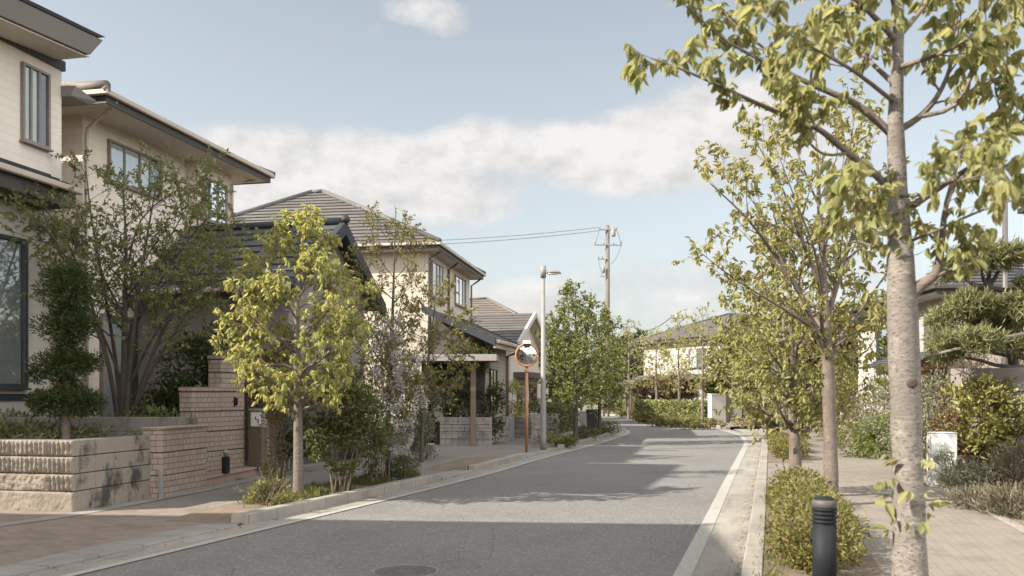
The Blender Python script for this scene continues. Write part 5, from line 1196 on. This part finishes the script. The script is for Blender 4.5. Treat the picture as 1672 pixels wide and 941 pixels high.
bed_azalea(10.2,.45,.36,.85,.50,4200,103,'third azalea clump, under the bushy row tree',.05)
bed_azalea(12.2,.45,.36,.9,.48,3600,104,'azalea clump ending the front kerbside bed',.055)
bed_azalea(21.0,.45,.36,1.0,.50,3000,105,'azalea clump at the near end of the second bed',.07)
bed_azalea(23.6,.48,.36,1.2,.55,3000,106,'azalea clump in the middle of the second bed',.075)
bed_azalea(27.0,.48,.38,1.6,.52,3000,107,'azalea clump at the far end of the second bed',.08)
# --- right gardens
def RPt(px,py): return P(px,py,.1)
q=RPt(1420,752); SH('shrub','bright green feathery bush at the pavement edge left of the nearest trunk','bush',(q.x+.5,q.y+.4,.08),[((0,0,.55),(.75,.6,.55)),((.5,.2,.65),(.6,.6,.55)),((-.4,.6,.45),(.6,.6,.45))],6500,.085,LF['bright'],111,.32,'simple')
SH('pampas_shrub','beige plumed shrub behind the bright feathery bush','bush',(10.9,23.4,.08),[((0,0,.9),(1.0,.8,.9)),((-.8,1.4,.8),(.9,.9,.8)),((1.0,.2,1.2),(.8,.7,.8)),((.5,-1.5,.8),(.6,.7,.75))],3000,.12,LF['pale'],112,.3,'simple',extra=(4600,LF['plume'],'plume',.10,-.05))
SH('shrub','reddish bush with bare twigs below the white house','bush',(10.6,21.5,.08),[((.2,0,2.0),(1.0,.7,.7)),((-.7,.8,1.8),(.8,.7,.7)),((.6,0,1.3),(.9,.7,.8)),((1.5,-.2,1.9),(.7,.6,.7))],4600,.10,LF['red'],113,.4,'simple',nst=12)
SH('shrub','tall olive bush to the right of the row trees along the garden edge','bush',(11.6,29.0,.08),[((0,0,1.2),(1.2,1.2,1.2)),((-.2,2.6,1.3),(1.3,1.3,1.3)),((.7,5,1.4),(1.4,1.5,1.4))],5000,.16,LF['sparse'],114,.4,'clump')
q=RPt(1510,790); SH('shrub','pale sage-green bush just right of the nearest trunk','bush',(q.x+.5,q.y+1.3,.08),[((0,0,1.0),(.62,.55,.85)),((.4,.2,1.35),(.55,.5,.6)),((-.35,.5,1.1),(.5,.5,.8))],5200,.075,LF['pale'],115,.36,'simple')
q=RPt(1600,793); SH('shrub','large glossy yellow-green bush right of the white cabinet','bush',(q.x+.35,q.y+.75,.08),[((0,0,.95),(.75,.6,.9)),((.7,.0,1.1),(.7,.6,.75)),((1.5,-.1,1.0),(.8,.6,.8)),((.3,.1,.45),(.75,.55,.5))],6800,.105,LF['yew'],116,.52,'oval',nst=9,stem_r=.02)
SH('shrub','orange-tinged shrub between the cabinet and the glossy bush','bush',(q.x-.28,q.y+.55,.08),[((0,0,.95),(.20,.25,.5)),((.05,-.05,.5),(.25,.2,.4))],900,.08,LF['red'],117,.4,'simple')
q=RPt(1555,801); SH('shrub','low sage shrub at the foot of the white cabinet','bush',(q.x+.1,q.y+.1,.08),[((0,0,.28),(.40,.26,.26)),((.3,.1,.22),(.34,.24,.22)),((-.15,.05,.42),(.2,.2,.22))],2300,.06,LF['pale'],118,.28,'simple')
q=RPt(1655,846); SH('lavender','low grey-green lavender spilling onto the pavement at the right edge','plant',(q.x+.12,q.y+.25,.08),[((0,0,.16),(.42,.5,.2)),((.45,.3,.22),(.45,.5,.25)),((-.1,.7,.12),(.4,.4,.16))],4200,.10,LF['lavender'],119,.14,'blade',up=.9,rnd=.45)
q=RPt(1660,800); SH('lavender','taller flowering lavender clump behind the low one at the right edge','plant',(q.x+.3,q.y+.5,.08),[((0,0,.35),(.5,.45,.38)),((.5,.0,.45),(.5,.5,.42))],3600,.11,LF['lavender'],120,.13,'blade',up=1.0,rnd=.4,extra=(900,LF['plume'],'flower_head',.045,-.1))
q=RPt(1395,724); SH('shrub','low pale shrub along the far pavement edge on the right','bush',(q.x+.4,q.y,.08),[((0,0,.5),(.7,1.2,.5)),((.2,2.6,.5),(.8,1.4,.5))],3000,.12,LF['plume'],121,.3,'simple',extra=(1500,LF['sparse'],'green_leaf',.12,-.1))
# pruned pine
loc=Vector((9.15,15.8,.08))
t7=thing('pine_tree','cloud-pruned pine with flat needle pads beside the white house on the right','tree',loc)
def pl_(px,py,Y): return at(px,py,Y)-loc
mb=MB(); rr_=random.Random(9); trunk_tube(mb,[Vector((0,0,-.05)),Vector((.05,0,.8)),pl_(1648,560,15.8),pl_(1632,500,15.8),pl_(1612,470,15.8),pl_(1618,430,15.8)],[.11,.10,.08,.065,.05,.02],rr_,10,.08)
pads=[]
for px,py,Y,w,h in [(1600,425,15.8,80,28),(1640,418,15.6,60,24),(1560,440,15.9,50,20),(1590,500,15.6,75,30),(1655,505,15.5,60,30),(1540,520,15.6,40,22),(1580,560,15.3,95,28),(1650,560,15.6,60,28),(1620,525,15.9,70,28),(1690,470,15.6,50,26),(1545,575,15.3,45,22)]:
    c=pl_(px,py,Y); s=Y/1450; pads.append((tuple(c),(w*s*.62,w*s*.5,h*s*.55)))
    b=Vector((.03,0,max(.9,c.z-.25))) if c.z<3.2 else pl_(1614,470,15.8); mb.tube(wob(bez(b,b.lerp(c,.5)+Vector((0,0,-.12)),c,5),.03,rr_),[.05,.042,.035,.028,.02,.012],6,True,False)
mb.build('trunk',BK['dark'],t7); rng=np.random.default_rng(10)
pads=[(c,(a,b,d*1.25)) for c,(a,b,d) in pads]; p,u=blob_points(rng,pads,3800,.2,3.,-.25); p=p+rng.normal(0,.05,p.shape); k=9; pp=np.repeat(p,k,0); dd=np.repeat(u*.45+np.array([0,0,.55]),k,0)+rng.normal(0,.75,(len(pp),3))
leaves('crown',pp,dd,.15*rng.uniform(.7,1.2,len(pp)),LF['pine'],t7,.085,'blade',rng,1.)
bp=thing('support_pole','weathered pole propping the pruned pine across its lower branches','pole',(0,0,0)); a=at(1512,583,15.0); b=at(1700,540,15.1); mb=MB(); mb.tube([a,a.lerp(b,.5)+Vector((0,0,.03)),b],[.022,.032,.04],8); mb.build('pole',M['bamboo'],bp); a2=at(1600,563,15.05)
bp.location=(a2.x,a2.y,0)
for ch in bp.children: ch.location=(-a2.x,-a2.y,0)
# --- far side of the bend: hedges, thin trees, bushes
def fhedge(p0,p1,h,n,leaf,seed,lab,ly=.9):
    a=P(*p0);b=P(*p1);c=(a+b)/2; return hedge('hedge',lab,(c.x,c.y+ly*.5,.08),(b-a).xy.length,ly,h,n,.17,leaf,seed,ang(a.xy,b.xy),None,'hedge','clump')
fhedge((1048,688),(1158,694),1.08,5200,LF['hedge'],131,'long clipped green hedge left of the white gate pillars')
fhedge((1004,675),(1044,677.5),1.45,2600,LF['hedge'],132,'short clipped hedge at the far left of the bend')
fhedge((1193,692),(1247,693),1.2,2600,LF['sparse'],133,'olive clipped hedge right of the white gate pillars')
for i,(px,py,top,wd,lab) in enumerate([(1072,686,545,.9,'thin layered tree, leftmost of three before the long hedge'),(1109,688,520,1.1,'thin layered tree in the middle of three before the long hedge'),(1147,691,512,1.25,'thin layered tree nearest the white gate pillars'),(1026,683,530,1.2,'tall thin tree at the far left of the bend')]):
    q=P(px,py,.1); h_=1.6+(645-top)/1450*q.y
    auto_tree('thin_tree',lab,'tree',q,h_,h_*.32,pw((0,.6*wd),(.3,1.0*wd),(.7,.95*wd),(1,.35*wd)),140+i,LF['row'],BK['grey'],.085,15,.45,.16,.5,'clump',5,.5,.3,3,5,.1,.8,.1,(0,0),group='thin trees at the bend',ang=55,curve=-.04)
for i,(px,py,w,h,lf,lab) in enumerate([(1090,694,1.2,.35,'azalea','low reddish shrub before the hedge, by the middle thin tree'),(1135,698,1.6,.42,'azalea','low reddish shrub at the kerb below the gate pillars'),(1058,689,1.0,.5,'azalea','low shrub at the kerb below the leftmost thin tree'),(1030,679.5,1.2,.4,'sparse','low olive shrub at the far end of the street'),(1222,697,.8,.4,'plume','low pale shrub and stones before the olive hedge')]):
    q=P(px,py,.1); SH('shrub',lab,'bush',(q.x,q.y,.08),[((0,0,h*.5),(w*.6,.4,h*.6)),((w*.4,.1,h*.4),(w*.5,.35,h*.5)),((-w*.4,0,h*.45),(w*.5,.35,h*.5))],1100,.13,LF[lf],150+i,.45,'clump')
q=P(1215,690); SH('shrub','dark green rounded bush above the olive hedge right of the gate pillars','bush',(q.x,q.y+2.2,.05),[((0,0,1.4),(1.5,1.0,1.3)),((1.2,.2,1.3),(1.2,.9,1.1))],3600,.2,LF['mid'],160,.5,'clump')
SH('shrub','reddish climbing shrub on the pergola behind the long hedge','bush',(at(1095,660,60).x,60,.05),[((0,0,2.0),(2.2,1.0,.9)),((2.5,.2,2.1),(2,1.,.8)),((-1,.3,1.4),(1.4,.9,.8))],4200,.22,LF['red'],161,.45,'clump')
def big_tree(px,Y,h,w,leaf,seed,lab):
    x=at(px,600,Y).x
    return auto_tree('background_tree',lab,'tree',(x,Y,0),h,h*.2,pw((0,w*.7),(.3,w),(.65,w*.85),(1,w*.3)),seed,leaf,BK['dark'],.16,30,.3,.34,.55,'clump',6,1.,.5,4,6,.3,.9,.2,group='trees behind the far houses')
big_tree(1043,78,6.8,2.6,LF['dark'],171,'dark evergreen tree behind the hedge at the far left of the bend')
big_tree(1010,100,7.5,3.2,LF['mid'],172,'hazy green tree at the far end of the street')
big_tree(1215,52,5.6,2.2,LF['sparse'],173,'olive garden tree above the dark rounded bush')
big_tree(1290,44,5.8,2.6,LF['sparse'],174,'olive garden tree behind the bushy row tree')
big_tree(1380,36,4.6,2.0,LF['red'],175,'reddish garden tree left of the white house')
big_tree(905,58,6.0,2.4,LF['mid'],176,'green tree behind the mirror and the pale far house')
big_tree(870,75,7,3.,LF['dark'],177,'dark tree far behind the mirror')
# --- fallen leaves in the right gutter
rng=np.random.default_rng(77); pts=[]
for i in range(420):
    y=4.5+26*rg.random()**1.6; c0=at_y(offs(RL,.565-abs(rg.gauss(0,.05))),y); pts.append((c0.x,c0.y,.014))
for i in range(260):
    y=4.5+20*rg.random()**1.4; c0=at_y(offs(RL,.79+abs(rg.gauss(0,.12))),y); pts.append((c0.x,c0.y,.128))
for i in range(160):
    y=6+12*rg.random(); c0=at_y(offs(LL,-.45+abs(rg.gauss(0,.06))),y); pts.append((c0.x,c0.y,.016))
p=np.array(pts); d=rng.normal(0,1,p.shape); d[:,2]*=.12; o=leaves('leaf_litter',p,d,.035*rng.uniform(.5,1.2,len(p)),LF['litter'],None,.6,'simple',rng,.25); o['kind']='stuff'

# --- weeds along the wall foot and the pavement edges
pts=[]
for i in range(260):
    y=rg.uniform(5,30); c0=at_y(offs(RL,3.50+abs(rg.gauss(0,.10))),y)
    if mnoise.noise((c0.x*1.5,c0.y*.8,4.))>.0: pts.append((c0.x,c0.y,.10))
for i in range(160):
    t=rg.random(); a=ee[int(t*(len(ee)-1))]; p_=a+Vector((rg.uniform(-.08,.06),rg.uniform(-.02,.08)))
    if mnoise.noise((p_.x*2,p_.y*2,7.))>.12: pts.append((p_.x,p_.y,.035))
for i in range(200):
    y=rg.uniform(6.5,14); c0=at_y(offs(RL,.80+abs(rg.gauss(0,.05))),y); pts.append((c0.x,c0.y,.115))
tufts('weeds',pts,7,.07,LF['grass'],9,.12)
# ---------------------------------------------------------------- sky, sun, camera
SUN_EL=R(34); SUN_AZ=math.atan2(-.94,-.34)         # compass-like: atan2(x,y)
w=bpy.data.worlds.new('World'); scene.world=w; w.use_nodes=True; nt=w.node_tree; nt.nodes.clear(); N=NT(nt)
sky=N('TexSky',{'sky_type':'NISHITA','sun_disc':False,'sun_elevation':SUN_EL,'sun_rotation':SUN_AZ%(2*math.pi),'altitude':50,'air_density':1.0,'dust_density':2.2,'ozone_density':1.0})
co=N('TexCoord').outputs['Generated']; sx=N('SeparateXYZ',Vector=co)
az=N.math('ARCTAN2',sx.outputs[0],sx.outputs[1]); el=N.math('ARCSINE',sx.outputs[2])
cv=N('Mapping',Vector=co,Scale=(1,1,1.5)).outputs[0]; n1=N.noise(cv,6.5,9,.6); n1b=N.noise(N('Mapping',Vector=cv,Location=(-.012,-.0,.018)).outputs[0],6.5,9,.6); n2=N.noise(N('Mapping',Vector=co,Location=(3,1,2),Scale=(1,1,1.9)).outputs[0],3.2,5,.55)
def dirpx(px,py):
    d=Vector((px-CX,F,HY-py)).normalized(); return math.atan2(d.x,d.y),math.asin(d.z)
clouds=[(370,250,130,45,.95),(540,270,140,60,1.05),(470,335,200,55,1.0),(650,280,70,40,.8),(770,330,105,42,.95),(770,230,80,38,.75),(900,250,140,42,.85),(1010,240,130,50,.95),(1120,215,120,55,1.0),(1215,180,90,55,1.0),(1180,260,150,50,.9),(1330,220,150,60,.7),(985,305,90,22,.5),(680,18,80,24,.7),(730,48,36,16,.5),(612,50,22,10,.4),(940,480,330,40,.5),(820,560,500,55,.6),(1250,450,300,70,.5),(300,420,300,60,.4),(1560,260,140,50,.3)]
acc=None
for px,py,wx,wy,s in clouds:
    a,e=dirpx(px,py); da=N.math('DIVIDE',N.math('SUBTRACT',az,a),wx/F); de=N.math('DIVIDE',N.math('SUBTRACT',el,e),wy/F)
    r2=N.math('ADD',N.math('MULTIPLY',da,da),N.math('MULTIPLY',de,de)); v=N.math('MULTIPLY',N.math('POWER',2.718,N.math('MULTIPLY',N.math('POWER',r2,1.5),-.7)),s)
    acc=v if acc is None else N.math('ADD',acc,N.math('MULTIPLY',v,N.math('SUBTRACT',1.0,N.math('MULTIPLY',acc,.75))))
# elsewhere in the sky: cloud cover out of view, brightened below as added fill
front=N.math('MULTIPLY',N.rng(sx.outputs[1],-.1,.3,1,0),.75)
acc=N.math('ADD',acc,front)
dens=N.math('ADD',N.math('MULTIPLY',acc,.95),N.math('MULTIPLY',N.math('SUBTRACT',n1,.5),1.5))
mask=N.rng(dens,.38,.86)
mask=N.math('MULTIPLY',mask,N.rng(sx.outputs[2],-.02,.06))
mk=N.math('SMOOTH_MIN',mask,1.0,.1)
haze=N.rng(sx.outputs[2],0,.45,1,0)
skc=N('HueSaturation',Color=sky.outputs[0],Saturation=.48,Value=1.0).outputs[0]
skc=N.mix(1.0,skc,(1.0,1.01,.96),'MULTIPLY')
skc=N.mix(N.math('MULTIPLY',haze,.25),skc,HAZE_C)
shade=N.rng(N.math('ADD',N.math('ADD',N.math('MULTIPLY',dens,.25),N.math('MULTIPLY',n2,.35)),N.math('MULTIPLY',N.math('SUBTRACT',n1,n1b),2.6)),.12,.62)
cc=N.mix(shade,CLOUD_A,CLOUD_B)
back=N.math('ADD',N.math('ADD',N.math('MULTIPLY',sx.outputs[0],.75),N.math('MULTIPLY',sx.outputs[1],-.55)),N.math('MULTIPLY',sx.outputs[2],.35))  # added fill: unseen clouds right and behind brightened to light the shaded facades
cc=N.mix(1.0,cc,N('CombineColor',Red=N.rng(back,.1,.7,1,BACK_FILL),Green=N.rng(back,.1,.7,1,BACK_FILL),Blue=N.rng(back,.1,.7,1,BACK_FILL)).outputs[0],'MULTIPLY')
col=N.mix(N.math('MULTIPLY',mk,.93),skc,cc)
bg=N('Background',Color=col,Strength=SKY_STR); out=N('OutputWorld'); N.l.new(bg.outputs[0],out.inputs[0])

sl=bpy.data.lights.new('sun','SUN'); sl.energy=SUN_STR; sl.angle=R(.6); sl.color=(1.0,.915,.80)
so=bpy.data.objects.new('sun',sl); link(so)
sd=Vector((math.sin(SUN_AZ)*math.cos(SUN_EL),math.cos(SUN_AZ)*math.cos(SUN_EL),math.sin(SUN_EL))); so.rotation_euler=sd.to_track_quat('Z','Y').to_euler(); so.location=sd*50
cam=bpy.data.cameras.new('camera'); co_=bpy.data.objects.new('camera',cam); link(co_); scene.camera=co_
co_.location=(0,0,H); co_.rotation_euler=(R(90),0,0); cam.sensor_width=36; cam.lens=F/1672*36; cam.shift_y=(HY-470.5)/1672
cam.clip_end=3000; cam.clip_start=.05
cam.dof.use_dof=True; cam.dof.focus_distance=19; cam.dof.aperture_fstop=2.0
vs_=scene.view_settings; vs_.view_transform='Standard'; vs_.look='None'; vs_.gamma=1; vs_.exposure=EXPO; vs_.use_curve_mapping=False
scene.render.resolution_x=1024; scene.render.resolution_y=576
cy=scene.cycles; cy.max_bounces=7; cy.diffuse_bounces=5; cy.glossy_bounces=3; cy.transmission_bounces=4; cy.transparent_max_bounces=12; cy.use_denoising=True; cy.caustics_reflective=False; cy.caustics_refractive=False
